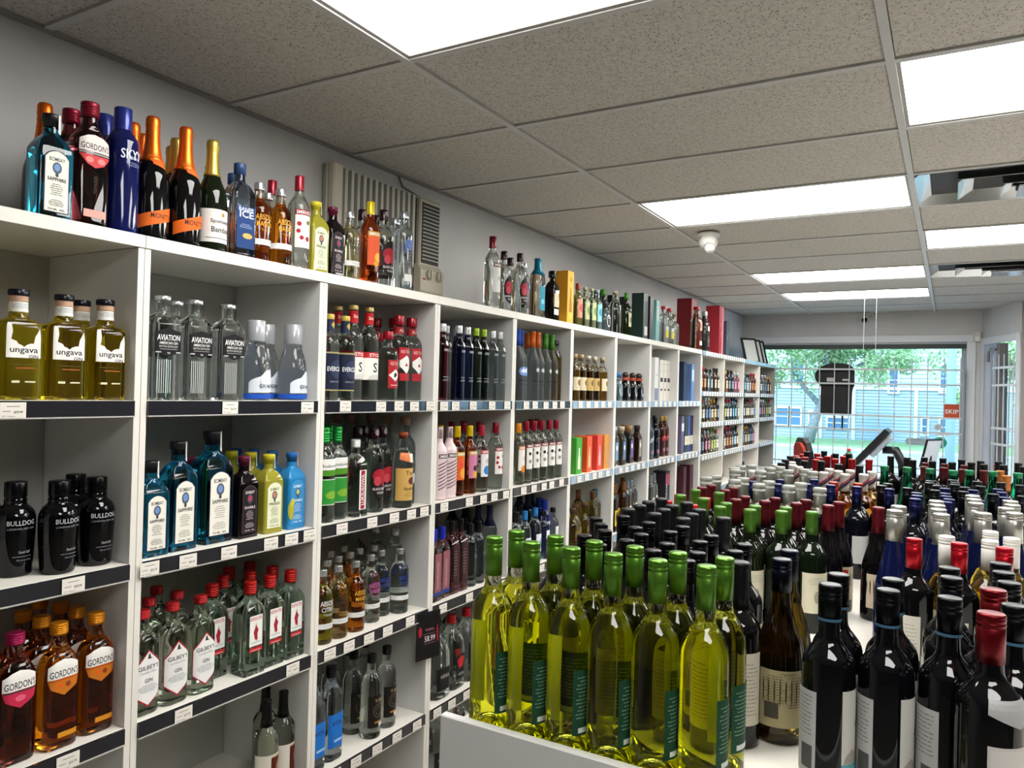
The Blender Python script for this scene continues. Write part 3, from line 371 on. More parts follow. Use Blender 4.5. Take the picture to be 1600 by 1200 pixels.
 'clrt': [(-1.806,4.356,2.008,89,'T0'),(-1.86,5.484,2.008,92,'T0'),(-1.887,5.762,2.008,93,'T0')],
 'absn': [(-1.882,4.352,2.008,95,'T0'),(-1.813,4.561,2.008,95,'T0')],
 'bxD': [(-1.82,4.824,2.008,89,'T0'),(-2.023,4.604,2.008,90,'T0'),(-2.014,4.974,2.008,91,'T0')],
 'bxT': [(-1.809,5.044,2.008,91,'T0')],
 'redt': [(-1.792,5.226,2.008,95,'T0'),(-1.801,5.38,2.008,94,'T0')],
 'bxS': [(-1.903,6.124,2.008,90,'T0')],
 'whis': [(-1.798,6.054,2.008,88,'T0')],
 'whis2': [(-1.807,6.317,2.008,90,'T0')],
 'bxK': [(-1.848,6.789,2.008,88,'T0')],
 'bxF': [(-1.843,7.055,2.008,89,'T0')],
 'm3': [(-1.78,6.128,1.68,97,'91'),(-1.78,6.217,1.68,93,'91'),(-1.855,6.465,1.16,86,'93'),(-1.855,6.807,1.425,97,'102'),(-1.78,7,1.16,87,'103'),(-1.78,7.095,1.16,92,'103'),(-1.78,7.963,1.68,95,'111'),(-1.78,8.079,1.68,86,'111'),(-1.855,8.654,1.425,92,'122')],
 'm4': [(-1.78,6.322,1.68,97,'91'),(-1.78,6.427,1.68,99,'91'),(-1.855,6.642,1.16,85,'93'),(-1.855,7,1.425,85,'102'),(-1.78,7.178,1.16,94,'103'),(-1.78,7.285,1.16,80,'103'),(-1.78,7.522,1.425,84,'112'),(-1.78,7.624,1.425,93,'112'),(-1.855,8.858,1.425,95,'122'),(-1.855,8.255,1.16,90,'123')],
 'm5': [(-1.78,6.546,1.68,92,'91'),(-1.78,6.636,1.68,96,'91'),(-1.855,7.181,1.425,84,'102'),(-1.78,7.369,1.16,87,'103'),(-1.855,7.526,1.68,94,'111'),(-1.78,7.721,1.425,93,'112'),(-1.78,7.808,1.425,84,'112')],
 'm7': [(-1.855,6.113,1.68,81,'91'),(-1.78,6.298,1.425,88,'92'),(-1.78,6.391,1.425,87,'92'),(-1.855,6.997,1.16,90,'103'),(-1.855,7.976,1.68,96,'111'),(-1.78,8.083,1.425,82,'112'),(-1.78,7.528,1.16,87,'113'),(-1.78,7.62,1.16,85,'113'),(-1.78,8.483,1.68,84,'121'),(-1.78,8.611,1.68,88,'121')],
 'm8': [(-1.855,6.337,1.68,95,'91'),(-1.78,6.463,1.425,88,'92'),(-1.78,6.558,1.425,87,'92'),(-1.78,6.814,1.68,80,'101'),(-1.78,6.93,1.68,90,'101'),(-1.855,7.174,1.16,84,'103'),(-1.855,7.523,1.425,99,'112'),(-1.78,7.715,1.16,88,'113'),(-1.78,7.804,1.16,97,'113'),(-1.78,8.715,1.68,95,'121'),(-1.78,8.836,1.68,96,'121')],
 'm9': [(-1.855,6.531,1.68,90,'91'),(-1.78,6.652,1.425,88,'92'),(-1.78,6.12,1.16,95,'93'),(-1.78,6.197,1.16,98,'93'),(-1.78,7.028,1.68,88,'101'),(-1.78,7.147,1.68,83,'101'),(-1.855,7.364,1.16,92,'103'),(-1.855,7.717,1.425,83,'112'),(-1.78,7.894,1.16,81,'113'),(-1.78,7.984,1.16,90,'113'),(-1.78,8.239,1.425,88,'122'),(-1.78,8.336,1.425,91,'122')],
 'm6': [(-1.78,6.119,1.425,92,'92'),(-1.78,6.196,1.425,95,'92'),(-1.855,7.377,1.425,85,'102'),(-1.855,6.801,1.16,89,'103'),(-1.855,7.759,1.68,93,'111'),(-1.78,7.899,1.425,98,'112'),(-1.78,7.983,1.425,93,'112'),(-1.78,8.25,1.68,95,'121'),(-1.78,8.373,1.68,84,'121')],
 'm10': [(-1.855,6.121,1.425,82,'92'),(-1.78,6.297,1.16,90,'93'),(-1.78,6.388,1.16,89,'93'),(-1.78,7.252,1.68,87,'101'),(-1.78,7.372,1.68,86,'101'),(-1.855,7.901,1.425,87,'112'),(-1.78,8.075,1.16,85,'113'),(-1.855,8.241,1.68,95,'121'),(-1.78,8.444,1.425,92,'122'),(-1.78,8.546,1.425,93,'122')],
 'm11': [(-1.855,6.288,1.425,90,'92'),(-1.78,6.475,1.16,94,'93'),(-1.78,6.561,1.16,84,'93'),(-1.78,6.802,1.425,99,'102'),(-1.78,6.899,1.425,89,'102'),(-1.855,8.085,1.425,94,'112'),(-1.855,7.531,1.16,95,'113'),(-1.855,8.478,1.68,92,'121'),(-1.78,8.64,1.425,100,'122'),(-1.78,8.743,1.425,94,'122')],
 'm0': [(-1.855,6.465,1.425,99,'92'),(-1.78,6.65,1.16,85,'93'),(-1.855,6.812,1.68,95,'101'),(-1.78,6.992,1.425,85,'102'),(-1.78,7.094,1.425,85,'102'),(-1.855,7.717,1.16,87,'113'),(-1.855,8.728,1.68,83,'121'),(-1.78,8.855,1.425,86,'122'),(-1.78,8.239,1.16,93,'123')],
 'm1': [(-1.855,6.645,1.425,88,'92'),(-1.855,6.118,1.16,84,'93'),(-1.855,7.027,1.68,83,'101'),(-1.78,7.189,1.425,94,'102'),(-1.78,7.279,1.425,94,'102'),(-1.78,7.543,1.68,82,'111'),(-1.78,7.64,1.68,99,'111'),(-1.855,7.899,1.16,87,'113'),(-1.855,8.231,1.425,97,'122')],
 'm2': [(-1.855,6.301,1.16,92,'93'),(-1.855,7.248,1.68,100,'101'),(-1.78,7.372,1.425,99,'102'),(-1.78,6.796,1.16,97,'103'),(-1.78,6.902,1.16,86,'103'),(-1.78,7.752,1.68,87,'111'),(-1.78,7.852,1.68,95,'111'),(-1.855,8.088,1.16,88,'113'),(-1.855,8.45,1.425,90,'122')],
 'wSB': [(-0.684,1.132,1.06,-103,'W0'),(-0.682,1.206,1.06,-103,'W0'),(-0.61,1.132,1.06,-106,'W0'),(-0.602,1.206,1.06,-103,'W0'),(-0.535,1.132,1.06,-108,'W0'),(-0.527,1.206,1.06,-103,'W0'),(-0.461,1.132,1.06,-102,'W0'),(-0.453,1.206,1.06,-104,'W0'),(-0.387,1.132,1.06,-102,'W0'),(-0.379,1.206,1.06,-98,'W0'),(-0.313,1.138,1.06,-99,'W0'),(-0.305,1.212,1.06,-107,'W0')],
 'wBlk': [(-0.665,1.555,1.06,32,'W0'),(-0.665,1.687,1.06,28,'W0'),(-0.627,1.487,1.06,14,'W0'),(-0.587,1.563,1.06,22,'W0'),(-0.55,1.417,1.06,19,'W0'),(-0.585,1.64,1.06,15,'W0'),(-0.549,1.495,1.06,26,'W0'),(-0.509,1.561,1.06,35,'W0'),(-0.474,1.356,1.06,21,'W0'),(-0.506,1.639,1.06,34,'W0'),(-0.473,1.433,1.06,30,'W0'),(-0.426,1.495,1.06,16,'W0'),(-0.396,1.31,1.06,34,'W0'),(-0.425,1.573,1.06,27,'W0'),(-0.399,1.387,1.06,35,'W0'),(-0.345,1.444,1.06,30,'W0'),(-0.346,1.521,1.06,31,'W0'),(-0.706,1.621,1.06,21,'W0'),(-0.639,1.41,1.06,32,'W0'),(-0.671,1.339,1.06,35,'W0'),(-0.621,1.28,1.06,34,'W0'),(-0.578,1.344,1.06,23,'W0'),(-0.478,1.278,1.06,31,'W0')],
 'wCap': [(-0.308,1.326,1.06,30,'W0'),(-0.683,1.763,1.06,21,'W0'),(-0.682,1.84,1.06,19,'W0'),(-0.686,1.918,1.06,20,'W0'),(-0.606,1.737,1.06,23,'W0'),(-0.677,1.995,1.06,22,'W0'),(-0.609,1.815,1.06,30,'W0'),(-0.613,1.893,1.06,35,'W0'),(-0.599,1.969,1.06,31,'W0'),(-0.528,1.713,1.06,28,'W0'),(-0.532,1.791,1.06,34,'W0'),(-0.536,1.869,1.06,25,'W0'),(-0.454,1.781,1.06,29,'W0')],
 'wChd': [(-0.25,1.386,1.06,26,'W0'),(-0.253,1.474,1.06,18,'W0')],
 'wRCp': [(-0.69,2.072,1.06,22,'W0'),(-0.696,2.222,1.06,40,'W0'),(-0.609,2.046,1.06,35,'W0'),(-0.618,2.204,1.06,27,'W0')],
 'wGrn': [(-0.672,2.148,1.06,37,'W0'),(-0.672,2.296,1.06,41,'W0'),(-0.598,2.123,1.06,42,'W0'),(-0.595,2.278,1.06,33,'W0'),(-0.518,1.995,1.06,28,'W0'),(-0.522,2.074,1.06,33,'W0'),(-0.441,1.995,1.06,47,'W0'),(-0.445,2.074,1.06,31,'W0'),(-0.368,2.023,1.06,39,'W0'),(-0.372,2.101,1.06,33,'W0'),(-0.301,2.062,1.06,33,'W0')],
 'wMar': [(-0.674,2.374,1.06,22,'W0'),(-0.666,2.451,1.06,28,'W0'),(-0.597,2.355,1.06,22,'W0'),(-0.59,2.433,1.06,19,'W0'),(-0.518,2.165,1.06,21,'W0'),(-0.512,2.246,1.06,22,'W0'),(-0.444,2.189,1.06,30,'W0'),(-0.433,2.273,1.06,19,'W0'),(-0.363,2.203,1.06,19,'W0'),(-0.352,2.29,1.06,29,'W0')],
 'wPin': [(-0.283,2.218,1.06,28,'W0'),(-0.267,2.308,1.06,35,'W0'),(-0.163,2.267,1.06,19,'W1')],
 'wRos': [(-0.702,2.518,1.06,28,'W0'),(-0.69,2.593,1.06,28,'W0'),(-0.707,2.921,1.06,19,'W0'),(-0.707,3.021,1.06,41,'W0'),(-0.605,2.508,1.06,23,'W0'),(-0.596,2.583,1.06,20,'W0'),(-0.686,2.848,1.06,29,'W0'),(-0.683,3.093,1.06,22,'W0'),(-0.515,2.447,1.06,33,'W0'),(-0.506,2.546,1.06,26,'W0'),(-0.6,2.875,1.06,21,'W0'),(-0.597,3.028,1.06,19,'W0'),(-0.429,2.463,1.06,35,'W0'),(-0.411,2.565,1.06,25,'W0'),(-0.522,2.977,1.06,37,'W0'),(-0.477,3.064,1.06,29,'W0'),(-0.339,2.463,1.06,40,'W0'),(-0.439,2.998,1.06,25,'W0'),(-0.574,3.1,1.06,24,'W0')],
 'wStr': [(-0.588,3.175,1.06,24,'W0'),(-0.418,3.128,1.06,38,'W0'),(-0.42,3.302,1.06,33,'W0'),(-0.341,3.115,1.06,26,'W0'),(-0.342,3.303,1.06,20,'W0'),(-0.281,3.165,1.06,34,'W0'),(-0.264,3.304,1.06,41,'W0'),(-0.573,3.372,1.06,32,'W0'),(-0.649,2.971,1.06,18,'W0'),(-0.632,3.322,1.06,19,'W0'),(-0.537,3.301,1.06,20,'W0'),(-0.379,3.235,1.06,22,'W0'),(-0.602,3.514,1.06,19,'W0')],
 'wBlu': [(-0.495,2.638,1.06,19,'W0'),(-0.581,2.659,1.06,34,'W0'),(-0.415,2.71,1.06,40,'W0'),(-0.343,2.74,1.06,23,'W0'),(-0.264,2.755,1.06,41,'W0'),(-0.416,2.881,1.06,29,'W0'),(-0.086,2.543,1.06,37,'W1'),(-0.168,2.765,1.06,40,'W1'),(-0.515,2.787,1.06,41,'W0')],
 'wOrg': [(-0.347,2.844,1.06,19,'W0'),(-0.272,2.866,1.06,25,'W0')],
 'wBrt': [(-0.657,3.833,1.06,33,'W0'),(-0.661,3.974,1.06,41,'W0'),(-0.609,3.916,1.06,20,'W0'),(-0.597,4.218,1.06,25,'W0'),(-0.551,3.968,1.06,38,'W0'),(-0.529,4.079,1.06,21,'W0'),(-0.476,3.939,1.06,27,'W0'),(-0.462,4.143,1.06,26,'W0'),(-0.407,3.993,1.06,34,'W0'),(-0.335,4.025,1.06,40,'W0'),(-0.653,4.111,1.06,22,'W0'),(-0.515,4.219,1.06,36,'W0'),(-0.544,3.811,1.06,36,'W0'),(-0.462,4.276,1.06,38,'W0')],
 'wTal': [(-0.633,3.655,1.06,31,'W0'),(-0.621,4.04,1.06,40,'W0'),(-0.555,4.153,1.06,27,'W0'),(-0.484,4.017,1.06,28,'W0'),(-0.43,4.072,1.06,24,'W0'),(-0.615,3.437,1.06,37,'W0'),(-0.537,3.441,1.06,30,'W0'),(-0.477,3.49,1.06,24,'W0'),(-0.394,3.375,1.06,22,'W0'),(-0.316,3.377,1.06,35,'W0'),(-0.244,4.062,1.06,33,'W0'),(-0.172,4.034,1.06,35,'W1'),(-0.144,3.895,1.06,27,'W1'),(-0.104,4.123,1.06,30,'W1'),(-0.066,3.896,1.06,22,'W1'),(-0.027,4.135,1.06,35,'W1'),(0.011,3.903,1.06,19,'W1'),(0.049,4.121,1.06,29,'W1'),(0.085,3.963,1.06,36,'W1'),(0.124,4.102,1.06,34,'W1'),(0.13,3.9,1.06,20,'W1'),(0.194,4.136,1.06,24,'W1'),(0.204,3.925,1.06,38,'W1'),(0.27,4.119,1.06,33,'W1'),(0.276,3.895,1.06,39,'W1'),(-0.598,3.253,1.06,39,'W0'),(-0.589,3.591,1.06,29,'W0')],
 'wDrd': [(-0.095,4.046,1.06,40,'W1'),(-0.096,3.805,1.06,36,'W1'),(-0.018,4.057,1.06,26,'W1'),(-0.021,3.832,1.06,27,'W1'),(0.059,4.043,1.06,20,'W1'),(0.051,3.802,1.06,28,'W1'),(0.134,4.024,1.06,41,'W1'),(0.128,3.801,1.06,21,'W1'),(0.21,4.003,1.06,32,'W1'),(0.282,3.973,1.06,21,'W1')],
 'wEmr': [(-0.239,3.6,1.06,20,'W0'),(-0.154,3.608,1.06,34,'W1'),(-0.069,3.617,1.06,24,'W1'),(0.015,3.6,1.06,19,'W1'),(0.072,3.664,1.06,22,'W1'),(0.155,3.687,1.06,33,'W1'),(0.24,3.681,1.06,32,'W1')],
 'wLim': [(-0.067,3.973,1.06,18,'W1'),(0.01,3.982,1.06,24,'W1')],
 'wGld': [(0.194,4.214,1.06,41,'W1'),(0.198,3.611,1.06,23,'W1'),(0.275,4.211,1.06,31,'W1'),(0.189,3.849,1.06,28,'W1')],
 'wScr': [(-0.196,2.851,1.06,37,'W1'),(-0.183,2.928,1.06,33,'W1'),(-0.119,2.838,1.06,37,'W1'),(-0.06,3.15,1.06,31,'W1'),(-0.034,2.992,1.06,23,'W1'),(-0.039,2.833,1.06,22,'W1'),(0.012,3.247,1.06,20,'W1'),(0.018,3.158,1.06,38,'W1'),(0.047,3.008,1.06,21,'W1'),(0.041,2.861,1.06,19,'W1'),(0.089,3.261,1.06,41,'W1'),(0.095,3.088,1.06,23,'W1'),(0.123,2.854,1.06,39,'W1'),(0.164,3.286,1.06,20,'W1'),(0.219,3.231,1.06,29,'W1'),(0.201,2.858,1.06,23,'W1'),(-0.06,3.073,1.06,38,'W1'),(0.018,3.08,1.06,33,'W1')],
 'wNav': [(-0.088,2.71,1.06,33,'W1'),(-0.084,2.632,1.06,36,'W1'),(-0.012,2.918,1.06,39,'W1'),(-0.01,2.761,1.06,26,'W1'),(-0.007,2.683,1.06,32,'W1'),(0.001,2.606,1.06,29,'W1'),(-0.006,2.529,1.06,21,'W1'),(0.069,2.934,1.06,38,'W1'),(0.07,2.789,1.06,32,'W1'),(0.071,2.711,1.06,38,'W1'),(0.079,2.634,1.06,23,'W1'),(0.074,2.556,1.06,31,'W1'),(0.143,3.027,1.06,29,'W1'),(0.149,2.93,1.06,35,'W1'),(0.149,2.78,1.06,20,'W1'),(0.153,2.703,1.06,26,'W1'),(0.159,2.618,1.06,30,'W1'),(0.152,2.536,1.06,20,'W1')],
 'wSil': [(-0.106,2.096,1.06,61,'W1'),(-0.11,2.01,1.06,66,'W1'),(-0.028,2.277,1.06,58,'W1'),(-0.024,2.191,1.06,64,'W1'),(-0.021,2.106,1.06,63,'W1'),(-0.014,2.02,1.06,53,'W1'),(0.057,2.476,1.06,56,'W1'),(0.059,2.391,1.06,72,'W1'),(0.061,2.305,1.06,56,'W1'),(0.071,2.108,1.06,58,'W1'),(0.143,2.417,1.06,50,'W1'),(0.142,2.331,1.06,53,'W1'),(0.124,2.248,1.06,52,'W1'),(0.136,2.163,1.06,70,'W1')],
 'wCab': [(-0.061,1.811,1.06,155,'W1'),(0.021,1.816,1.06,159,'W1'),(0.099,1.817,1.06,162,'W1')],
 'wWht': [(-0.002,1.89,1.06,153,'W1'),(0.083,2.027,1.06,160,'W1'),(0.077,1.892,1.06,151,'W1'),(0.119,1.958,1.06,148,'W1')],
 'wMal': [(-0.148,1.296,1.06,88,'W1'),(-0.15,1.218,1.06,88,'W1'),(-0.072,1.313,1.06,88,'W1'),(-0.074,1.235,1.06,84,'W1'),(0.003,1.461,1.06,87,'W1'),(0.006,1.383,1.06,83,'W1'),(0.004,1.24,1.06,89,'W1'),(0.08,1.557,1.06,88,'W1'),(0.08,1.479,1.06,82,'W1'),(0.083,1.401,1.06,88,'W1'),(0.081,1.248,1.06,81,'W1')],
 'wRed': [(0.06,1.325,1.06,38,'W1'),(0.051,1.174,1.06,53,'W1')],
}
# ---------------------------------------------------------------- materials
MATS = {}
def lin(h):
    v = [int(h[i:i+2], 16)/255 for i in (0, 2, 4)]
    return tuple((x/12.92 if x <= .04045 else ((x+.055)/1.055)**2.4) for x in v) + (1,)
def full(h): return h if len(h) == 6 else ''.join(c*2 for c in h)
def mat(name, col, rough=.5, metal=0, spec=.5, coat=0, trans=0, ior=1.45, emit=0, fill=None):
    k = (name, col, rough, metal, trans, emit, fill)
    if k in MATS: return MATS[k]
    m = bpy.data.materials.new(name); m.use_nodes = True
    b = m.node_tree.nodes['Principled BSDF']; nt = m.node_tree
    c = lin(full(col)); b.inputs['Base Color'].default_value = c; b.inputs['Roughness'].default_value = rough
    b.inputs['Metallic'].default_value = metal; b.inputs['Specular IOR Level'].default_value = spec
    b.inputs['Coat Weight'].default_value = coat; b.inputs['Transmission Weight'].default_value = trans; b.inputs['IOR'].default_value = ior
    if emit: b.inputs['Emission Color'].default_value = c; b.inputs['Emission Strength'].default_value = emit
    if fill:                      # liquid up to a fill line, plain glass above it
        tc = nt.nodes.new('ShaderNodeTexCoord'); sp = nt.nodes.new('ShaderNodeSeparateXYZ'); gt = nt.nodes.new('ShaderNodeMath'); gt.operation = 'GREATER_THAN'
        gt.inputs[1].default_value = fill[1]/1000; mx = nt.nodes.new('ShaderNodeMix'); mx.data_type = 'RGBA'
        mx.inputs[6].default_value = c; mx.inputs[7].default_value = lin(fill[0])
        nt.links.new(tc.outputs['Object'], sp.inputs[0]); nt.links.new(sp.outputs[2], gt.inputs[0]); nt.links.new(gt.outputs[0], mx.inputs[0]); nt.links.new(mx.outputs[2], b.inputs['Base Color'])
    MATS[k] = m; return m
def paper(h): return mat('paper', full(h), .55, spec=.3)
def glassmat(code, fill=None):
    t, h = code.split(':')
    if t == 'g': return mat('glass', h, .02, trans=1, ior=1.42, fill=fill)
    if t == 'f': return mat('frosted_glass', h, .38, trans=1, ior=1.3)
    if t == 'm': return mat('carton_board', h, .42)
    return mat('dark_glass', h, .04, coat=0, spec=.5)
def add_noise(m, scale, detail, lo, hi, c1, c2, bump=0, bscale=None, coord='Object'):
    nt = m.node_tree; b = nt.nodes['Principled BSDF']
    tc = nt.nodes.new('ShaderNodeTexCoord'); n = nt.nodes.new('ShaderNodeTexNoise'); n.inputs['Scale'].default_value = scale; n.inputs['Detail'].default_value = detail
    r = nt.nodes.new('ShaderNodeValToRGB'); r.color_ramp.elements[0].position = lo; r.color_ramp.elements[1].position = hi
    r.color_ramp.elements[0].color = lin(c1); r.color_ramp.elements[1].color = lin(c2)
    nt.links.new(tc.outputs[coord], n.inputs[0]); nt.links.new(n.outputs[0], r.inputs[0]); nt.links.new(r.outputs[0], b.inputs['Base Color'])
    if bump:
        bp = nt.nodes.new('ShaderNodeBump'); bp.inputs['Strength'].default_value = bump; bp.inputs['Distance'].default_value = .002
        nt.links.new(n.outputs[0], bp.inputs['Height']); nt.links.new(bp.outputs[0], b.inputs['Normal'])
    return m

# ---------------------------------------------------------------- object helpers
def link(o, parent=None):
    COL.objects.link(o)
    if parent is not None: o.parent = parent
    return o
def obj(name, bm, mats, parent=None, smooth=False, loc=None):
    me = bpy.data.meshes.new(name); bm.to_mesh(me); bm.free()
    for m in (mats if isinstance(mats, (list, tuple)) else [mats]): me.materials.append(m)
    if smooth: me.polygons.foreach_set('use_smooth', [True]*len(me.polygons))
    o = bpy.data.objects.new(name, me)
    if loc: o.location = loc
    return link(o, parent)
def empty(name, loc=(0,0,0), rz=0, parent=None):
    o = bpy.data.objects.new(name, None); o.location = loc; o.rotation_euler = (0,0,rz); o.empty_display_size = .05
    return link(o, parent)
def tag(o, label, cat, group=None, kind=None):
    o['label'] = label; o['category'] = cat
    if group: o['group'] = group
    if kind: o['kind'] = kind
    return o
def struct(o): o['kind'] = 'structure'; return o
def bx(bm, x0, x1, y0, y1, z0, z1, mi=0, bev=0, M=None):
    vs = [Vector((x, y, z)) for z in (z0, z1) for y in (y0, y1) for x in (x0, x1)]
    if M: vs = [M @ v for v in vs]
    v = [bm.verts.new(p) for p in vs]
    fs = [bm.faces.new([v[i] for i in q]) for q in ((0,2,3,1),(4,5,7,6),(0,1,5,4),(2,6,7,3),(0,4,6,2),(1,3,7,5))]
    for f in fs: f.material_index = mi
    if bev:
        es = list({e for f in fs for e in f.edges}); bmesh.ops.bevel(bm, geom=es, offset=bev, segments=1, affect='EDGES')
    return fs
def box(name, dims, m, parent=None, bev=0, M=None):
    bm = bmesh.new(); bx(bm, *dims, bev=bev, M=M); return obj(name, bm, m, parent)
def tube(bm, pts, r, n=8, mi=0):
    pts = [Vector(p) for p in pts]; rings = []
    for i, p in enumerate(pts):
        d = (pts[min(i+1, len(pts)-1)] - pts[max(i-1, 0)]).normalized()
        a = d.orthogonal().normalized(); b = d.cross(a)
        if rings:
            pa = (rings[-1][0].co - pts[i-1]); a = (pa - d*pa.dot(d)).normalized(); b = d.cross(a)
        rr = r[i] if isinstance(r, (list, tuple)) else r
        rings.append([bm.verts.new(p + (a*math.cos(2*PI*k/n) + b*math.sin(2*PI*k/n))*rr) for k in range(n)])
    for A, B in zip(rings, rings[1:]):
        for k in range(n): bm.faces.new((A[k], A[(k+1) % n], B[(k+1) % n], B[k])).material_index = mi
    bm.faces.new(rings[0][::-1]).material_index = mi; bm.faces.new(rings[-1]).material_index = mi
def prism(bm, pts, axis, a, b, mi=0):
    def P3(u, v, t): return {'y': (u, t, v), 'x': (t, u, v), 'z': (u, v, t)}[axis]
    A = [bm.verts.new(P3(u, v, a)) for u, v in pts]; B = [bm.verts.new(P3(u, v, b)) for u, v in pts]
    bm.faces.new(A).material_index = mi; bm.faces.new(B[::-1]).material_index = mi
    for i in range(len(pts)): bm.faces.new((A[i], B[i], B[(i+1) % len(pts)], A[(i+1) % len(pts)])).material_index = mi
    bmesh.ops.recalc_face_normals(bm, faces=bm.faces[:])

# ---------------------------------------------------------------- text as mesh (built-in font), cached, normalised to a unit box
TXT = {}
def text_mesh(s):
    if s in TXT: return TXT[s]
    cu = bpy.data.curves.new('lettering', 'FONT'); cu.body = s; cu.resolution_u = 2; cu.offset = .012
    o = bpy.data.objects.new('lettering', cu); COL.objects.link(o); bpy.context.view_layer.update()
    me = bpy.data.meshes.new_from_object(o.evaluated_get(bpy.context.evaluated_depsgraph_get()))
    COL.objects.unlink(o); bpy.data.objects.remove(o)
    vs = [v.co.copy() for v in me.vertices]; fs = [tuple(p.vertices) for p in me.polygons]
    x0 = min(v.x for v in vs); x1 = max(v.x for v in vs); y0 = min(v.y for v in vs); y1 = max(v.y for v in vs)
    TXT[s] = ([((v.x-x0)/(x1-x0)-.5, (v.y-y0)/(y1-y0)-.5) for v in vs], fs); bpy.data.meshes.remove(me)
    return TXT[s]

# ---------------------------------------------------------------- bottle forms
SHAPES = {
 'wine':  [(0,.93),(.012,1),(.60,1),(.655,.95),(.70,.70),(.735,.45),(.77,.385),(1,.36)],
 'burg':  [(0,.94),(.015,1),(.40,1),(.50,.93),(.60,.72),(.70,.48),(.78,.38),(1,.35)],
 'flute': [(0,.94),(.012,1),(.36,1),(.47,.92),(.60,.70),(.74,.46),(.84,.38),(1,.36)],
 'champ': [(0,.95),(.015,1),(.44,1),(.52,.93),(.60,.72),(.67,.50),(.75,.40),(.86,.35),(1,.34)],
 'vodka': [(0,.94),(.015,1),(.63,1),(.69,.95),(.74,.75),(.775,.50),(.81,.40),(1,.38)],
 'goose': [(0,.94),(.012,1),(.52,1),(.60,.93),(.67,.68),(.73,.45),(.79,.38),(1,.36)],
 'slim':  [(0,.94),(.012,1),(.70,1),(.745,.95),(.785,.72),(.82,.52),(.86,.46),(1,.45)],
 'smir':  [(0,.88),(.02,.98),(.05,.94),(.09,1),(.64,1),(.69,.95),(.74,.72),(.78,.48),(.82,.40),(1,.38)],
 'flask': [(0,.94),(.012,1),(.64,1),(.70,.93),(.75,.74),(.80,.47),(.84,.37),(1,.35)],
 'avi':   [(0,.97),(.01,1),(.70,1),(.75,.96),(.80,.74),(.835,.46),(.86,.38),(1,.36)],
 'square':[(0,.98),(.01,1),(.64,1),(.68,.96),(.75,.72),(.80,.46),(.83,.40),(1,.39)],
 'oval':  [(0,.95),(.02,1),(.62,1),(.68,.97),(.71,.85),(.73,.55),(.76,.36),(1,.35)],
 'stout': [(0,.80),(.02,.86),(.30,.95),(.55,1),(.64,.98),(.71,.82),(.75,.58),(.775,.52),(.80,.56),(.83,.50),(1,.48)],
 'bell':  [(0,.92),(.02,1),(.20,1.02),(.42,.96),(.56,.82),(.66,.62),(.70,.58),(.72,.62),(.75,.58),(1,.56)],
 'round': [(0,.90),(.03,1),(.40,1.03),(.56,.96),(.66,.70),(.71,.42),(.76,.36),(1,.35)],
 'jug':   [(0,.93),(.02,1),(.56,1),(.64,.92),(.72,.70),(.80,.42),(.84,.30),(1,.29)],
 'box':   [(0,1),(1,1)],
}
CORNER = {'square': .24, 'avi': .34, 'flask': .85, 'oval': .72, 'round': .95, 'jug': .7, 'box': .02}
def chaikin(p, n):
    for _ in range(n):
        q = [p[0], p[1]]
        for a, b in zip(p[1:], p[2:]):
            q += [(a[0]*.75+b[0]*.25, a[1]*.75+b[1]*.25), (a[0]*.25+b[0]*.75, a[1]*.25+b[1]*.75)]
        q.append(p[-1]); p = q
    return p
def section(w, d, c, n):
    """n points of a rounded rectangle, starting at the middle of the front (-y), counter-clockwise"""
    if c is None: return [(math.sin(2*PI*i/n)*w/2, -math.cos(2*PI*i/n)*w/2) for i in range(n)]
    r = c*min(w, d)/2; hw, hd = w/2-r, d/2-r; pts = []
    m = n//4
    for q, (cx, cy) in enumerate(((hw,-hd),(hw,hd),(-hw,hd),(-hw,-hd))):
        for i in range(m):
            a = -PI/2 + q*PI/2 + (i/(m-1))*PI/2
            pts.append((cx+r*math.cos(a), cy+r*math.sin(a)))
    return pts
class Surf:
    """maps label coordinates (u along the girth from the front, z up; mm) onto the bottle"""
    def __init__(s, p):
        w, d = p['w']/1000, p['d']/1000; c = CORNER.get(p['sh']); s.h = p['h']/1000; s.round = c is None
        s.prof = chaikin(SHAPES[p['sh']], 2) if p['sh'] != 'box' else SHAPES['box']; s.R = w/2
        if not s.round:
            pts = section(w, d, c, 48); k = 0
            pts = [(0, -d/2)] + pts + [(0, -d/2)]; s.pts = [Vector((x, y)) for x, y in pts]
            s.L = [0]
            for a, b in zip(s.pts, s.pts[1:]): s.L.append(s.L[-1] + (b-a).length)
    def sc(s, z):
        t = z/s.h; P_ = s.prof
        for a, b in zip(P_, P_[1:]):
            if a[0] <= t <= b[0]: return a[1] + (b[1]-a[1])*(t-a[0])/max(b[0]-a[0], 1e-9)
        return P_[-1][1]
    def at(s, u, z, off):
        k = s.sc(z)
        if s.round or k < .62:
            r = s.R*k; th = u/(r if k < .62 else s.R); r += off
            return Vector((r*math.sin(th), -r*math.cos(th), z))
        T = s.L[-1]; u = u % T
        lo = 0
        for i in range(len(s.L)-1):
            if s.L[i] <= u <= s.L[i+1]: lo = i; break
        a, b = s.pts[lo], s.pts[lo+1]; l = max((b-a).length, 1e-9); t = (u-s.L[lo])/l; q = a.lerp(b, t)
        nrm = Vector((b.y-a.y, -(b.x-a.x))).normalized() if (b-a).length > 1e-7 else Vector((0,-1))
        # smooth the normal on rounded corners
        q2 = q*k + nrm*off
        return Vector((q2.x, q2.y, z))
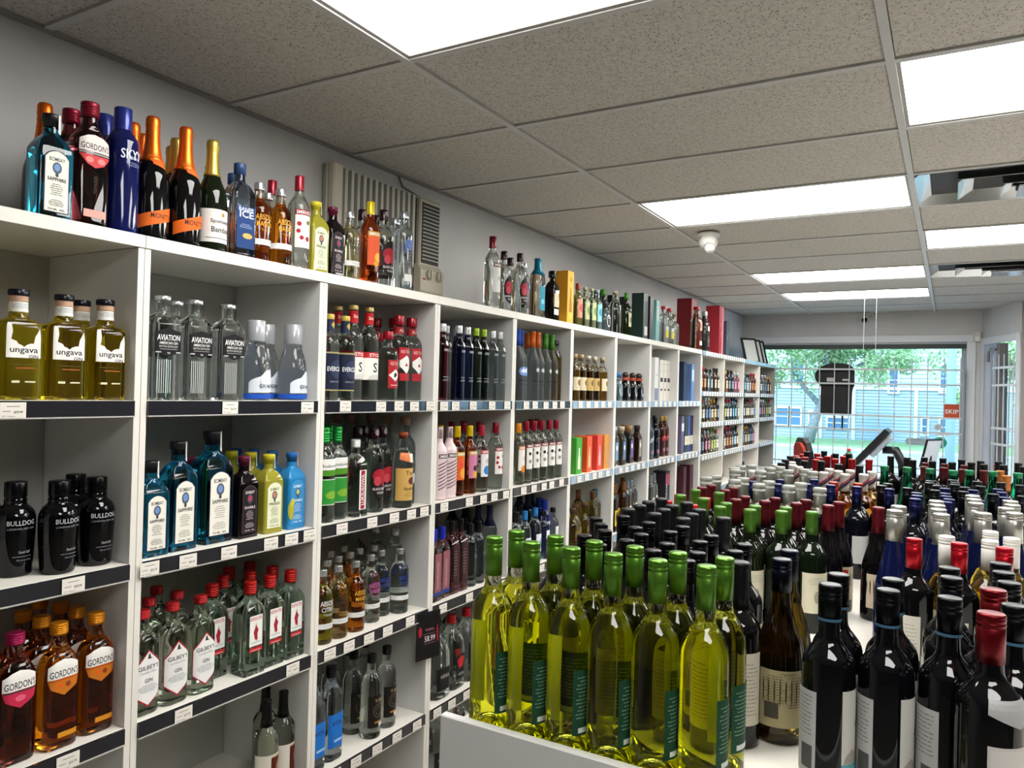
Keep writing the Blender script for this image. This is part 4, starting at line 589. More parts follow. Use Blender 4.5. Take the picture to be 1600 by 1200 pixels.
def body_mesh(p, key):
    n = 28; c = CORNER.get(p['sh']); w, d, h = p['w']/1000, p['d']/1000, p['h']/1000
    bm = bmesh.new()
    if p['sh'] == 'box':
        bx(bm, -w/2, w/2, -d/2, d/2, 0, h, bev=.0012)
        return bm
    prof = chaikin(SHAPES[p['sh']], 2); sec = section(w, d, c, n); cir = section(w, w, None, n)
    caph = p['cap'][2]/1000; rings = []
    zt = h - min(caph*.15, .004)
    for t, s in prof:
        z = min(t*h, zt)
        if c is None: b = 1.0
        else: b = max(0, min(1, (.62-s)/.16))
        rings.append([bm.verts.new(((sec[i][0]*(1-b)+cir[i][0]*b)*s, (sec[i][1]*(1-b)+cir[i][1]*b)*s, z)) for i in range(n)])
    for A, B in zip(rings, rings[1:]):
        for i in range(n): bm.faces.new((A[i], A[(i+1) % n], B[(i+1) % n], B[i]))
    bm.faces.new(rings[-1])
    # punt under the base
    prev = rings[0]
    for f_, z in (((.80, .001), (.72, .012), (.52, .024), (.28, .031)) if p['sh'] in ('wine', 'burg', 'champ') else ((.62, .005),)):
        q = [bm.verts.new((v.co.x*f_, v.co.y*f_, z)) for v in rings[0]]
        for i in range(n): bm.faces.new((prev[(i+1) % n], prev[i], q[i], q[(i+1) % n]))
        prev = q
    top = bm.verts.new((0, 0, .034 if p['sh'] in ('wine', 'burg', 'champ') else .006))
    for i in range(n): bm.faces.new((q[(i+1) % n], q[i], top))
    return bm
def lathe(bm, prof, n=24):
    rings = [[bm.verts.new((r*math.sin(2*PI*i/n), -r*math.cos(2*PI*i/n), z)) for i in range(n)] for z, r in prof]
    for A, B in zip(rings, rings[1:]):
        for i in range(n): bm.faces.new((A[i], A[(i+1) % n], B[(i+1) % n], B[i]))
    bm.faces.new(rings[-1]); bm.faces.new(rings[0][::-1])
def cap_mesh(p, surf):
    kind, colr, ch, fac = p['cap']; h = p['h']/1000; ch /= 1000; z0 = h-ch
    rn = surf.R*surf.sc(h*.97)*fac; bm = bmesh.new(); rb = surf.R*surf.sc(z0)*1.035+.0003
    if kind == 'screw':
        q = max(rn, .0145)
        pr_ = [(z0, max(rb, q*.97)), (z0+ch*.5, q*.985), (h-.019, q*.99), (h-.0185, q*.955), (h-.0165, q*.955), (h-.016, q), (h-.0125, q), (h-.012, q*.965), (h-.0105, q*.965), (h-.010, q), (h-.0065, q), (h-.0055, q*.97), (h-.0045, q*1.0), (h-.002, q*.985), (h-.0006, q*.90), (h, q*.75)]
    elif kind == 'rib':
        pr_ = [(z0, rn*.98)]
        for i in range(4):
            a = z0+ch*(.12+i*.16); pr_ += [(a, rn*.98), (a+.0008, rn*1.03), (a+.002, rn*1.03), (a+.0028, rn*.98)]
        pr_ += [(h-ch*.2, rn), (h-.002, rn), (h-.0005, rn*.93), (h, rn*.8)]
    elif kind == 'glass':
        pr_ = [(z0, rn*.97), (h-.026, rn*.97), (h-.025, rn*1.06), (h-.020, rn*1.06), (h-.019, rn*.98), (h-.014, rn*.98), (h-.013, rn*1.08), (h-.004, rn*1.08), (h-.001, rn), (h, rn*.85)]
    elif kind == 'foil':
        pr_ = [(z0, rb), (z0+ch*.35, max(rn*.93, surf.R*surf.sc(z0+ch*.35)+.0006)), (h-.014, rn*.95), (h-.012, rn*.97), (h-.010, rn*1.02), (h-.003, rn*1.02), (h-.0008, rn*.94), (h, rn*.8)]
    elif kind == 'cork':
        pr_ = [(z0, rn*.82), (h-ch*.62, rn*.84), (h-ch*.6, rn), (h-.003, rn*1.02), (h-.0008, rn*.97), (h, rn*.85)]
    elif kind == 'ball':
        pr_ = [(z0, rn*.6), (z0+ch*.12, rn*.7), (z0+ch*.3, rn*.98), (z0+ch*.55, rn*1.05), (z0+ch*.8, rn*.9), (z0+ch*.93, rn*.6), (h, rn*.25)]
    elif kind == 'champ':
        pr_ = []
        for i in range(15):
            t = i/14; z = z0+ch*t; r0 = surf.R*surf.sc(z)
            if t < .72: r = r0*1.035+.0006+.0006*(i % 2)
            else: tt = (t-.72)/.28; r = max(r0*1.05, .0175*(1-.25*max(0, tt-.6)))*(1+.03*(i % 2))
            pr_.append((z, r))
        pr_[-1] = (h-.002, .0145); pr_.append((h, .010))
    else:
        pr_ = [(z0, rn), (z0+.0015, rn*1.01), (h-.0025, rn), (h-.0008, rn*.96), (h, rn*.86)]
    lathe(bm, pr_)
    if kind in ('rib', 'cork', 'screw'):
        pass
    return bm
def patch_mesh(patches, surf, base_off=.0003, step=.004):
    """turns flat label drawings into thin geometry wrapped round the bottle"""
    bm = bmesh.new(); cols = []
    lay = 0
    for pt in patches:
        c = full(pt[-2] if pt[0] == 't' and len(pt) == 8 else pt[-1]); rot = pt[7] if pt[0] == 't' and len(pt) == 8 else 0
        if c not in cols: cols.append(c)
        mi = cols.index(c); tmp = bmesh.new(); k = pt[0]
        if k == 'r':
            u, z, w_, h_ = pt[1:5]; vs = [tmp.verts.new((u+a*w_/2, z+b*h_/2, 0)) for a, b in ((-1,-1),(1,-1),(1,1),(-1,1))]; tmp.faces.new(vs)
        elif k == 'e':
            u, z, w_, h_ = pt[1:5]; tmp.faces.new([tmp.verts.new((u+math.cos(2*PI*i/20)*w_/2, z+math.sin(2*PI*i/20)*h_/2, 0)) for i in range(20)])
        elif k == 'p':
            tmp.faces.new([tmp.verts.new((u, z, 0)) for u, z in pt[1]]); bmesh.ops.triangulate(tmp, faces=tmp.faces[:])
        elif k == 'l':
            u, z, w_, h_, n_ = pt[1:6]
            for i in range(int(n_)):
                zz = z+h_/2-(i+.5)*h_/n_; ww = w_*(.62+.38*abs(math.sin(i*2.3+u))); t_ = min(1.2, h_/n_*.34)
                x_ = u-ww/2; wi = 0
                while x_ < u+ww/2-1:      # word-length dashes
                    wl = min((3.5, 6, 2.5, 7.5, 4.5)[(i*3+wi) % 5]*max(.6, t_), u+ww/2-x_); wi += 1
                    tmp.faces.new([tmp.verts.new((x_+a*wl, zz+b*t_/2, 0)) for a, b in ((0,-1),(1,-1),(1,1),(0,1))]); x_ += wl+1.1*max(.6, t_)
        elif k == 't':
            s_, u, z, w_, h_ = pt[1:6]; vs, fs = text_mesh(s_); ca, sa = math.cos(math.radians(rot)), math.sin(math.radians(rot))
            V_ = [tmp.verts.new((u+x*w_*ca-y*h_*sa, z+x*w_*sa+y*h_*ca, 0)) for x, y in vs]
            for f in fs:
                try: tmp.faces.new([V_[i] for i in f])
                except ValueError: pass
        xs = [v.co.x for v in tmp.verts]; lo, hi = min(xs), max(xs); st = step*1000
        if hi-lo > st*1.2:
            x = (math.floor(lo/st)+1)*st
            while x < hi-.01:
                bmesh.ops.bisect_plane(tmp, geom=tmp.verts[:]+tmp.edges[:]+tmp.faces[:], plane_co=(x, 0, 0), plane_no=(1, 0, 0)); x += st
        zs = [v.co.y for v in tmp.verts]
        if max(zs) > surf.h*1000*.56 and max(zs)-min(zs) > 12 and k != 't':   # follow the shoulder
            z = math.ceil(max(min(zs), surf.h*560)/7)*7
            while z < max(zs)-.01:
                bmesh.ops.bisect_plane(tmp, geom=tmp.verts[:]+tmp.edges[:]+tmp.faces[:], plane_co=(0, z, 0), plane_no=(0, 1, 0)); z += 7
        off = base_off + lay*.00012; mp = {}
        for v in tmp.verts: mp[v] = bm.verts.new(surf.at(v.co.x/1000, v.co.y/1000, off))
        flip = None
        for f in tmp.faces:
            g = bm.faces.new([mp[v] for v in f.verts]); g.material_index = mi
            f.normal_update()
            if f.normal.z < 0: g.normal_flip()
        tmp.free(); lay += 1
    return bm, [paper(c) for c in cols]
CAPM = {'screw': (.3, .7), 'rib': (.35, .5), 'foil': (.38, .45), 'cyl': (.22, .25), 'cork': (.4, 0), 'champ': (.33, .75), 'glass': (.08, .0), 'ball': (.3, 0)}
PROTO = {}
def proto(key):
    """mesh data of one product: the glass, then its parts"""
    if key in PROTO: return PROTO[key]
    p = P[key]; surf = Surf(p); out = []
    def me(name, bm, mats, smooth, ang=None):
        m = bpy.data.meshes.new(name); bm.to_mesh(m); bm.free()
        for x in mats: m.materials.append(x)
        if smooth: m.polygons.foreach_set('use_smooth', [True]*len(m.polygons)); 
        return m
    bm = body_mesh(p, key); out.append((p['name'], me(p['name'], bm, [glassmat(p['glass'], p['fill'])], p['sh'] != 'box'), None))
    if p['cap']:
        kind, c, ch, fac = p['cap']; ro, metal = CAPM[kind]
        v = sum(int(full(c)[i:i+2], 16) for i in (0, 2, 4))/3
        if v > 175 and kind == 'cyl': metal = .85
        if kind == 'screw' and v > 200: metal = 0
        cm = mat('closure', full(c), ro, metal) if kind != 'glass' else mat('clear_closure', full(c), .18, trans=.45, ior=1.4)
        cme = me('cap', cap_mesh(p, surf), [cm], True)
        out.append(('stopper' if kind in ('cork', 'ball') else 'capsule' if kind in ('foil', 'champ') else 'cap', cme, None))
    if p['lab']:
        bm, ms = patch_mesh(p['lab'], surf); out.append(('printed_panel' if p['sh'] == 'box' else 'label', me('label', bm, ms, False), None))
    for nm, pts in p['extra']:
        o_ = .0018 if nm in ('neck_seal', 'neck_label', 'neck_stripe', 'cap_emblem', 'neck_ring') and p['cap'] else .0009
        if nm in ('neck_seal',): o_ = surf.R*surf.sc(surf.h*.97)*(p['cap'][3]-1)+.0005
        if nm in ('neck_stripe',): o_ = surf.R*surf.sc(surf.h*.97)*(p['cap'][3]-.93)+.0008
        if nm == 'neck_ring': o_ = surf.R*.385*.2*.6+.0006
        if nm == 'cap_emblem': o_ = surf.R*.39*(p['cap'][3]-1)+.001
        if key == 'wSil': o_ = .001
        bm, ms = patch_mesh(pts, surf, o_); out.append((nm, me(nm, bm, ms, False), None))
    PROTO[key] = out; return out
def put(key, loc, rz, label, group):
    parts = proto(key); p = P[key]
    root = bpy.data.objects.new(parts[0][0], parts[0][1]); root.location = loc; root.rotation_euler = (0, 0, math.radians(rz)); COL.objects.link(root)
    for nm, m, _ in parts[1:]:
        c = bpy.data.objects.new(nm, m); c.parent = root; COL.objects.link(c)
    cat = 'bottle' if p['sh'] not in ('box',) else 'box'
    return tag(root, label, cat, group)

# ---------------------------------------------------------------- the room
ORD = ['first', 'second', 'third', 'fourth', 'fifth', 'sixth', 'seventh', 'eighth', 'ninth', 'tenth', 'eleventh', 'twelfth', 'thirteenth', 'fourteenth', 'fifteenth', 'sixteenth', 'seventeenth', 'eighteenth', 'nineteenth', 'twentieth']
wallm = add_noise(mat('wall_paint', 'c4c3c2', .7), 3, 3, .3, .7, 'bdbcbc', 'c8c7c6')
white = mat('white_laminate', 'dcd9d0', .45, spec=.4)
edge = mat('white_edge_band', 'e2dfd6', .35)
trimm = mat('white_trim', 'cfd2d6', .45)
CZ = 2.599
WY = 9.2
struct(box('wall_left', (-2.36, -2.16, -3.4, WY+.2, 0, CZ+.3), wallm))
darkp = mat('dark_paint', '5d5b59', .7); struct(box('wall_back', (-2.36, 3.4, -3.6, -3.4, 0, CZ+.3), darkp))
struct(box('wall_right', (3.2, 3.4, -3.4, 8.42, 0, CZ+.3), darkp))
flm = add_noise(mat('floor_tile', 'a9a49b', .35), 8, 4, .35, .65, '9c968c', 'b2ada3')
struct(box('floor', (-2.4, 3.4, -3.6, WY+.2, -.1, 0), flm))
# window wall: a sill wall, a header and two sides round the opening
wx0, wx1, wz0, wz1 = -2.02, .135, .80, 2.275
bm = bmesh.new()
bx(bm, -2.16, .30, WY, WY+.2, 0, wz0); bx(bm, -2.16, .30, WY, WY+.2, wz1, CZ+.3); bx(bm, -2.16, wx0, WY, WY+.2, wz0, wz1); bx(bm, wx1, .30, WY, WY+.2, wz0, wz1)
struct(obj('wall_front', bm, wallm))
# canted wall with the barred door beside the window
C1 = Vector((.262, WY+.01, 0)); C2 = Vector((.556, 8.42, 0)); dv = (C2-C1); LW = dv.length; ang = math.atan2(dv.y, dv.x)
MW = Matrix.Translation(C1) @ Matrix.Rotation(ang, 4, 'Z')      # local x runs along the wall towards the camera, local y outwards
bm = bmesh.new(); bx(bm, 0, LW, 0, .16, 2.27, CZ+.3, M=MW); bx(bm, 0, .06, 0, .16, 0, 2.27, M=MW); bx(bm, LW-.04, LW, 0, .16, 0, 2.27, M=MW)
struct(obj('wall_canted', bm, wallm))
sp = mat('side_paint', '8f8a88', .7); bm = bmesh.new(); bx(bm, .556, .80, 8.42, 8.6, 0, CZ+.3); bx(bm, .80, 3.4, 8.42, 8.6, 0, .8); bx(bm, .80, 3.4, 8.42, 8.6, 2.3, CZ+.3); bx(bm, 3.0, 3.4, 8.42, 8.6, .8, 2.3); struct(obj('wall_side', bm, sp))
pane = mat('window_glass', 'e8f4f6', .0, trans=1, ior=1.02, spec=.6)
w2 = struct(empty('window_2', (0, 0, 0)))
bm = bmesh.new()
for q in ((.80, 3.0, .80, .85), (.80, 3.0, 2.25, 2.30), (.80, .85, .85, 2.25), (2.95, 3.0, .85, 2.25), (1.88, 1.92, .85, 2.25)): bx(bm, q[0], q[1], 8.48, 8.54, q[2], q[3])
obj('window_frame', bm, mat('window_frame', '9aa0a6', .4), w2); box('pane', (.85, 2.95, 8.505, 8.511, .85, 2.25), pane, w2)
# ceiling: slab above, T grid, tiles
tilem = mat('mineral_tile', 'c0bcb5', .9)
nt = tilem.node_tree; b = nt.nodes['Principled BSDF']; tc = nt.nodes.new('ShaderNodeTexCoord'); v = nt.nodes.new('ShaderNodeTexVoronoi'); v.inputs['Scale'].default_value = 95; v.inputs['Randomness'].default_value = 1
n2 = nt.nodes.new('ShaderNodeTexNoise'); n2.inputs['Scale'].default_value = 60; n2.inputs['Detail'].default_value = 3
r = nt.nodes.new('ShaderNodeValToRGB'); r.color_ramp.elements[0].position = .17; r.color_ramp.elements[0].color = lin('6a645e'); r.color_ramp.elements[1].position = .27; r.color_ramp.elements[1].color = lin('c2beb7')
r2 = nt.nodes.new('ShaderNodeValToRGB'); r2.color_ramp.elements[0].position = .35; r2.color_ramp.elements[0].color = (.82,.82,.82,1); r2.color_ramp.elements[1].position = .65; r2.color_ramp.elements[1].color = (1,1,1,1)
mx = nt.nodes.new('ShaderNodeMix'); mx.data_type = 'RGBA'; mx.blend_type = 'MULTIPLY'; mx.inputs[0].default_value = 1
for a_, b_ in ((tc.outputs['Object'], v.inputs[0]), (tc.outputs['Object'], n2.inputs[0]), (v.outputs['Distance'], r.inputs[0]), (n2.outputs[0], r2.inputs[0]), (r.outputs[0], mx.inputs[6]), (r2.outputs[0], mx.inputs[7]), (mx.outputs[2], b.inputs['Base Color'])): nt.links.new(a_, b_)
barm = mat('grid_bar', 'b9b8b6', .5)
XL = [-2.16, -1.3838, -.1638, 1.0562, 2.2762, 3.2]; Y0 = 1.736
ceil = struct(box('ceiling', (-2.36, 3.4, -3.6, WY+.2, CZ+.06, CZ+.16), mat('plenum', '5a5856', .8)))
panels = {(1,-1),(1,3),(1,7),(1,9),(2,-3),(2,1),(2,5),(3,3),(3,7)}
vents = {(2,3),(2,7)}
bars = bmesh.new()
for k, x in enumerate(XL[1:-1]):
    box('grid_bar', (x-.012, x+.012, -3.4, WY, CZ-.006, CZ+.03), barm, ceil)
for k in range(-8, 13):
    y = Y0+.61*k
    if y < -3.3: continue
    for c in range(5):
        if y < WY-.02: box('cross_bar', (XL[c]+.012, XL[c+1]-.012, y-.012, y+.012, CZ-.004, CZ+.03), barm, ceil)
box('wall_angle', (-2.16, -2.135, -3.4, WY, CZ-.006, CZ+.02), mat('wall_angle', '8d8a87', .5), ceil)
box('wall_angle', (-2.135, .26, WY-.022, WY, CZ-.005, CZ+.02), barm, ceil)
lit = bpy.data.materials.new('lit_diffuser'); lit.use_nodes = True; nt = lit.node_tree; nt.nodes.clear()
em = nt.nodes.new('ShaderNodeEmission'); em.inputs[0].default_value = (1, .975, .935, 1); em.inputs[1].default_value = PANEL_POWER; ou = nt.nodes.new('ShaderNodeOutputMaterial'); nt.links.new(em.outputs[0], ou.inputs[0])
framem = mat('light_frame', '8f8c86', .5)
COLN = {1: 'left', 2: 'second', 3: 'third'}
for c in range(5):
    for k in range(-9, 13):
        y0, y1 = Y0+.61*k+.012, Y0+.61*(k+1)-.012; y0 = max(y0, -3.39); y1 = min(y1, WY-.02)
        x0, x1 = XL[c]+.012, XL[c+1]-.012
        if y1-y0 < .05: continue
        if (c, k) in panels:
            t = empty('ceiling_light', ((x0+x1)/2, (y0+y1)/2, CZ)); hx, hy = (x1-x0)/2, (y1-y0)/2
            bm = bmesh.new()
            for q in ((-hx, hx, -hy, -hy+.014), (-hx, hx, hy-.014, hy), (-hx, -hx+.012, -hy+.014, hy-.014), (hx-.012, hx, -hy+.014, hy-.014)): bx(bm, *q, .0, .02)
            obj('light_frame', bm, framem, t)
            bm = bmesh.new(); bx(bm, -hx+.012, hx-.012, -hy+.014, hy-.014, .004, .012); obj('diffuser', bm, lit, t)
            row = {-5: 'behind the camera', -3: 'behind the camera', -1: 'nearest, cut by the top edge', 3: 'above the dome camera', 7: 'further of two near the window', 9: 'last before the window', 1: 'large one at upper right', 5: 'smaller one beyond the first vent'}[k]
            lab = {(1,-1): 'nearest lit white ceiling panel, over the first cabinets', (1,3): 'lit ceiling panel beside the white dome detector', (1,7): 'narrow-looking lit ceiling panel, second from the window', (1,9): 'lit ceiling panel closest to the front window', (2,1): 'large lit ceiling panel before the square air vent', (2,5): 'lit ceiling panel between the two square air vents'}.get((c, k), 'lit white ceiling panel outside the picture, %s column, %s row' % (ORD[c], ORD[k+9]))
            tag(t, lab, 'light', 'lit ceiling panels')
        elif (c, k) in vents:
            t = empty('air_vent', ((x0+x1)/2, (y0+y1)/2, CZ)); hx, hy = (x1-x0)/2, (y1-y0)/2; vm = mat('vent_metal', 'c3c5c8', .18, .85)
            for q in range(3):
                a = 1-q*.27; bm = bmesh.new(); ax, ay = hx*a, hy*a; z = -.006 - q*.016
                for s1, s2, s3, s4 in ((-ax, ax, -ay, -ay+.05), (-ax, ax, ay-.05, ay), (-ax, -ax+.06, -ay+.05, ay-.05), (ax-.06, ax, -ay+.05, ay-.05)):
                    vs = [(s1, s3), (s2, s3), (s2, s4), (s1, s4)]
                    V1 = [bm.verts.new((x_, y_, z if (abs(abs(x_)-ax) < 1e-6 and abs(s1) + abs(s2) != 2*ax) or abs(abs(y_)-ay) < 1e-6 else z+.045)) for x_, y_ in vs]
                    V2 = [bm.verts.new((v_.co.x, v_.co.y, v_.co.z+.002)) for v_ in V1]
                    bm.faces.new(V1); bm.faces.new(V2[::-1])
                    for i in range(4): bm.faces.new((V1[i], V2[i], V2[(i+1) % 4], V1[(i+1) % 4]))
                bmesh.ops.recalc_face_normals(bm, faces=bm.faces[:]); obj('vent_ring', bm, vm, t)
            bm = bmesh.new(); bx(bm, -hx*.36, hx*.36, -hy*.36, hy*.36, -.045, -.04); obj('centre_plate', bm, vm, t)
            bm = bmesh.new(); bx(bm, -hx, hx, -hy, hy, .035, .045); obj('dark_duct', bm, mat('duct', '17181a', .6), t)
            bm = bmesh.new(); tube(bm, [(-hx*.4, hy*.1, .0), (-.1, hy*.3, -.012), (.2, hy*.1, .0), (hx*.5, hy*.35, -.01)], .009); obj('black_cable', bm, mat('cable', '101010', .4), t)
            tag(t, 'shiny square air vent %s' % ('before the smaller right light' if k == 3 else 'furthest, close to the window side'), 'vent', 'ceiling air vents')
        else:
            box('ceiling_tile', (x0+.002, x1-.002, y0+.002, y1-.002, CZ+.002 + random.uniform(0, .002), CZ+.018), tilem, ceil)

# ---------------------------------------------------------------- wall cabinets
POSTS = [.54, 1.157, 1.776, 2.394, 2.997, 3.604, 4.209, 4.810, 5.406, 5.99]
FX, BX, TT = -1.73, -2.125, .016
sidem = mat('side_laminate', 'cdcdcb', .45)
LV = {1: 1.6, 2: 1.2, 3: .8, 4: .395, 5: .055}
stripm = mat('price_rail', '191a22', .16, spec=.7, coat=.5)
cardm = 'e4dfd6'
TAGM = {}
def tag_mesh(i, w_=.052):
    if i in TAGM: return TAGM[i]
    price = ['$40.39', '$49.39', '$39.99', '$32.79', '$46.79', '$66.99', '$37.79', '$27.99', '$58.99'][i]
    bm = bmesh.new(); bx(bm, -w_/2, w_/2, -.0008, 0, -.017, .017)
    def tx(s, u, z, ww, hh, mi):
        vs, fs = text_mesh(s); V_ = [bm.verts.new((u+x*ww, -.0011, z+y*hh)) for x, y in vs]
        for f in fs:
            try: bm.faces.new([V_[q] for q in f]).material_index = mi
            except ValueError: pass
    tx(price, w_*.2, -.004, w_*.34, .0062, 1); tx('GST + Deposit', -w_*.18, -.013, w_*.5, .004, 2)
    for z, ww, u in ((.0085, w_*.5, 0), (-.002, w_*.3, -w_*.25)):
        bx(bm, u-ww/2, u+ww/2, -.0011, -.0008, z-.0008, z+.0008, 2)
    m = bpy.data.meshes.new('price_tag'); bm.to_mesh(m); bm.free()
    for x in (paper(cardm), paper('26242a'), paper('8a8480')): m.materials.append(x)
    TAGM[i] = m; return m
tagpx = {(0,1): [.86], (1,1): [1.42, 1.71], (0,2): [1.0], (1,2): [1.19, 1.3, 1.43, 1.58, 1.66, 1.735], (0,3): [1.0], (1,3): [1.3, 1.68], (2,1): [1.88, 2.06, 2.16, 2.25, 2.35], (2,2): [1.88, 2.03, 2.15, 2.25, 2.33, 2.37],
         (2,3): [1.84, 1.93, 2.03, 2.13, 2.26, 2.36], (2,4): [1.88, 1.98, 2.09, 2.2, 2.32], (3,1): [2.44, 2.52, 2.65, 2.8, 2.93], (3,2): [2.46, 2.64, 2.75, 2.84, 2.94], (3,3): [2.47, 2.66, 2.8, 2.93], (3,4): [2.45, 2.55, 2.66, 2.78]}
CABW = ['first', 'second', 'third', 'fourth', 'fifth', 'sixth', 'seventh', 'eighth', 'ninth']
def price_rail(parent, y0, y1, z, tags, dep=.010, hh=.037):
    r_ = box('price_rail', (FX-.001, FX+.007, y0, y1, z-hh, z), stripm, parent)
    for i, ty in enumerate(tags):
        if y0+.02 < ty < y1-.01:
            t_ = bpy.data.objects.new('price_tag', tag_mesh(random.randrange(9))); t_.location = (FX+.0085, ty, z-.0185+random.uniform(-.002, .002)); t_.rotation_euler = (0, random.uniform(-.02, .02), PI/2); COL.objects.link(t_); t_.parent = r_
    return r_
for i in range(9):
    y0, y1 = POSTS[i], POSTS[i+1]; t = empty('shelf_cabinet', ((FX+BX)/2, (y0+y1)/2, 0)); cx, cy = (FX+BX)/2, (y0+y1)/2
    def cb(name, x0, x1, ya, yb, z0, z1, m=white, bev=.0006): return box(name, (x0-cx, x1-cx, ya-cy, yb-cy, z0, z1), m, t, bev)
    g = .0008
    cb('side_panel', BX, FX-.001, y0+g, y0+g+TT, 0, 1.976, sidem); cb('side_panel', BX, FX-.001, y1-g-TT, y1-g, 0, 1.976, sidem); cb('edge_band', FX-.001, FX, y0+g, y0+g+TT, 0, 1.976, edge, 0); cb('edge_band', FX-.001, FX, y1-g-TT, y1-g, 0, 1.976, edge, 0)
    cb('top_panel', BX, FX+.004, y0+g, y1-g, 1.977, 2.008, edge)
    cb('back_panel', BX, BX+.006, y0+TT+.002, y1-TT-.002, .03, 1.976, mat('back_board', 'b2b1ac', .5))
    cb('plinth', FX-.04, FX-.02, y0+TT+.002, y1-TT-.002, 0, .036)
    for l in LV:
        z = LV[l]; s = cb('shelf_board', BX+.007, FX-.002, y0+TT+.0015, y1-TT-.0015, z-.018, z, white)
        if l < 5:
            tg = tagpx.get((i, l))
            if tg is None: n = 5; tg = [y0+.06+(y1-y0-.12)*(k+.5)/n+random.uniform(-.01, .01) for k in range(n)]
            rr = box('price_rail', (FX-.001-cx, FX+.006-cx, y0+TT+.002-cy, y1-TT-.002-cy, z-.037, z-.0005), stripm if i < 5 else mat('sheen_toned_rail', '8da6bd', .2, spec=.6, coat=.5), t)  # later bays: bluish window reflection put into a paler rail colour
            box('rail_lip', (FX-.001-cx, FX+.008-cx, y0+TT+.002-cy, y1-TT-.002-cy, z-.040, z-.037), mat('rail_lip', 'b8b6b0', .3), rr)
            lasty = -9
            for ty in tg:
                if ty-lasty < .056: ty = lasty+.056
                if y0+.03 < ty < y1-.035:
                    lasty = ty
                    t_ = bpy.data.objects.new('price_tag', tag_mesh(random.randrange(9))); t_.location = (FX+.0085-cx, ty-cy, z-.0195+random.uniform(-.0015, .0015)); t_.rotation_euler = (0, 0, PI/2); COL.objects.link(t_); t_.parent = rr
    nm = ['white shelf cabinet at the left edge, partly out of view', 'white shelf cabinet holding the square blue gin bottles', 'white shelf cabinet under the wall air conditioner', 'white shelf cabinet holding the slim blue and green vodkas',
          'white shelf cabinet holding the frosted orange-necked vodkas', 'white shelf cabinet holding the orange and green cartons', 'white shelf cabinet holding squat dark oval-labelled bottles', 'white shelf cabinet holding the white whisky cartons', 'last tall cabinet bay, with navy and blue cartons'][i]
    tag(t, nm, 'cabinet', 'wall shelf cabinets')
# end unit towards the window: four bays in one carcass
t = empty('shelf_unit', (0, 0, 0)); PY = [6.0, 6.705, 7.43, 8.14, 8.93]
for i, y in enumerate(PY): box('divider' if 0 < i < 4 else 'side_panel', (BX, FX, y if i == 0 else y-.009 if i < 4 else y-.03, y+.018 if i == 0 else y+.009 if i < 4 else y, .02, 1.976), edge if i < 4 else mat('grey_end', '8f8d88', .5), t)
box('top_panel', (BX, FX+.004, 6.0, 8.93, 1.977, 2.008), edge, t); box('back_panel', (BX, BX+.006, 6.02, 8.9, .02, 1.976), mat('back_board', 'b2b1ac', .5), t)
rl = mat('sheen_toned_rail', '8da6bd', .2, spec=.6, coat=.5)  # same rail plastic, with the window's reflection painted into its colour
for z in (1.68, 1.425, 1.16, .86, .5, .08):
    for a, b_ in zip(PY, PY[1:]):
        box('shelf_board', (BX+.007, FX-.002, a+.019, b_-.01 if b_ < 8.9 else b_-.031, z-.018, z), white, t)
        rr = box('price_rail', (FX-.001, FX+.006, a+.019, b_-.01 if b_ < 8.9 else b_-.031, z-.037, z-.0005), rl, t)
        if z > 1:
            for k in range(8):
                t_ = bpy.data.objects.new('price_tag', tag_mesh(random.randrange(9))); t_.location = (FX+.0085, a+.07+k*(b_-a-.12)/7.3, z-.0195); t_.rotation_euler = (0, 0, PI/2); COL.objects.link(t_); t_.parent = rr
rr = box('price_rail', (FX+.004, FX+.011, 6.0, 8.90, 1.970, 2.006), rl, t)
for k in range(18):
    t_ = bpy.data.objects.new('price_tag', tag_mesh(random.randrange(9))); t_.location = (FX+.0135, 6.1+k*.075, 1.988); t_.rotation_euler = (0, 0, PI/2); COL.objects.link(t_); t_.parent = rr
tag(t, 'white shelf unit full of small bottles, nearest the front window', 'shelf unit')
# black price card clipped over the post below the third cabinet
def flat_part(name, patches, parent, w_=1, off=.0004):
    """flat drawing in the local xz plane facing -y (mm)"""
    class F:
        h = 10
        def at(s, u, z, o): return Vector((u, -o, z))
    bm, ms = patch_mesh(patches, F(), off, 9); return obj(name, bm, ms, parent)
t = empty('price_card', (FX+.02, 2.36, .705), PI/2 - .25); box('card', (-.058, .058, 0, .0015, -.09, .09), mat('black_card', '0c0b0e', .35), t)
flat_part('print', [('t','VODKA',6,22,44,9,'a86878'), ('r',6,6,60,1.5,'806068'), ('t','58.99',8,-12,52,22,'d8c8cc'), ('r',8,-30,56,2,'806068'), ('p', [(-46,0),(-50,26),(-40,40),(-30,24),(-34,0)], 'a02030'), ('p', [(42,-30),(40,20),(44,40),(48,20),(52,-30)], '8c1c28')], t)
tag(t, 'black price card hanging beside the clear jugs, reading 58.99', 'sign')

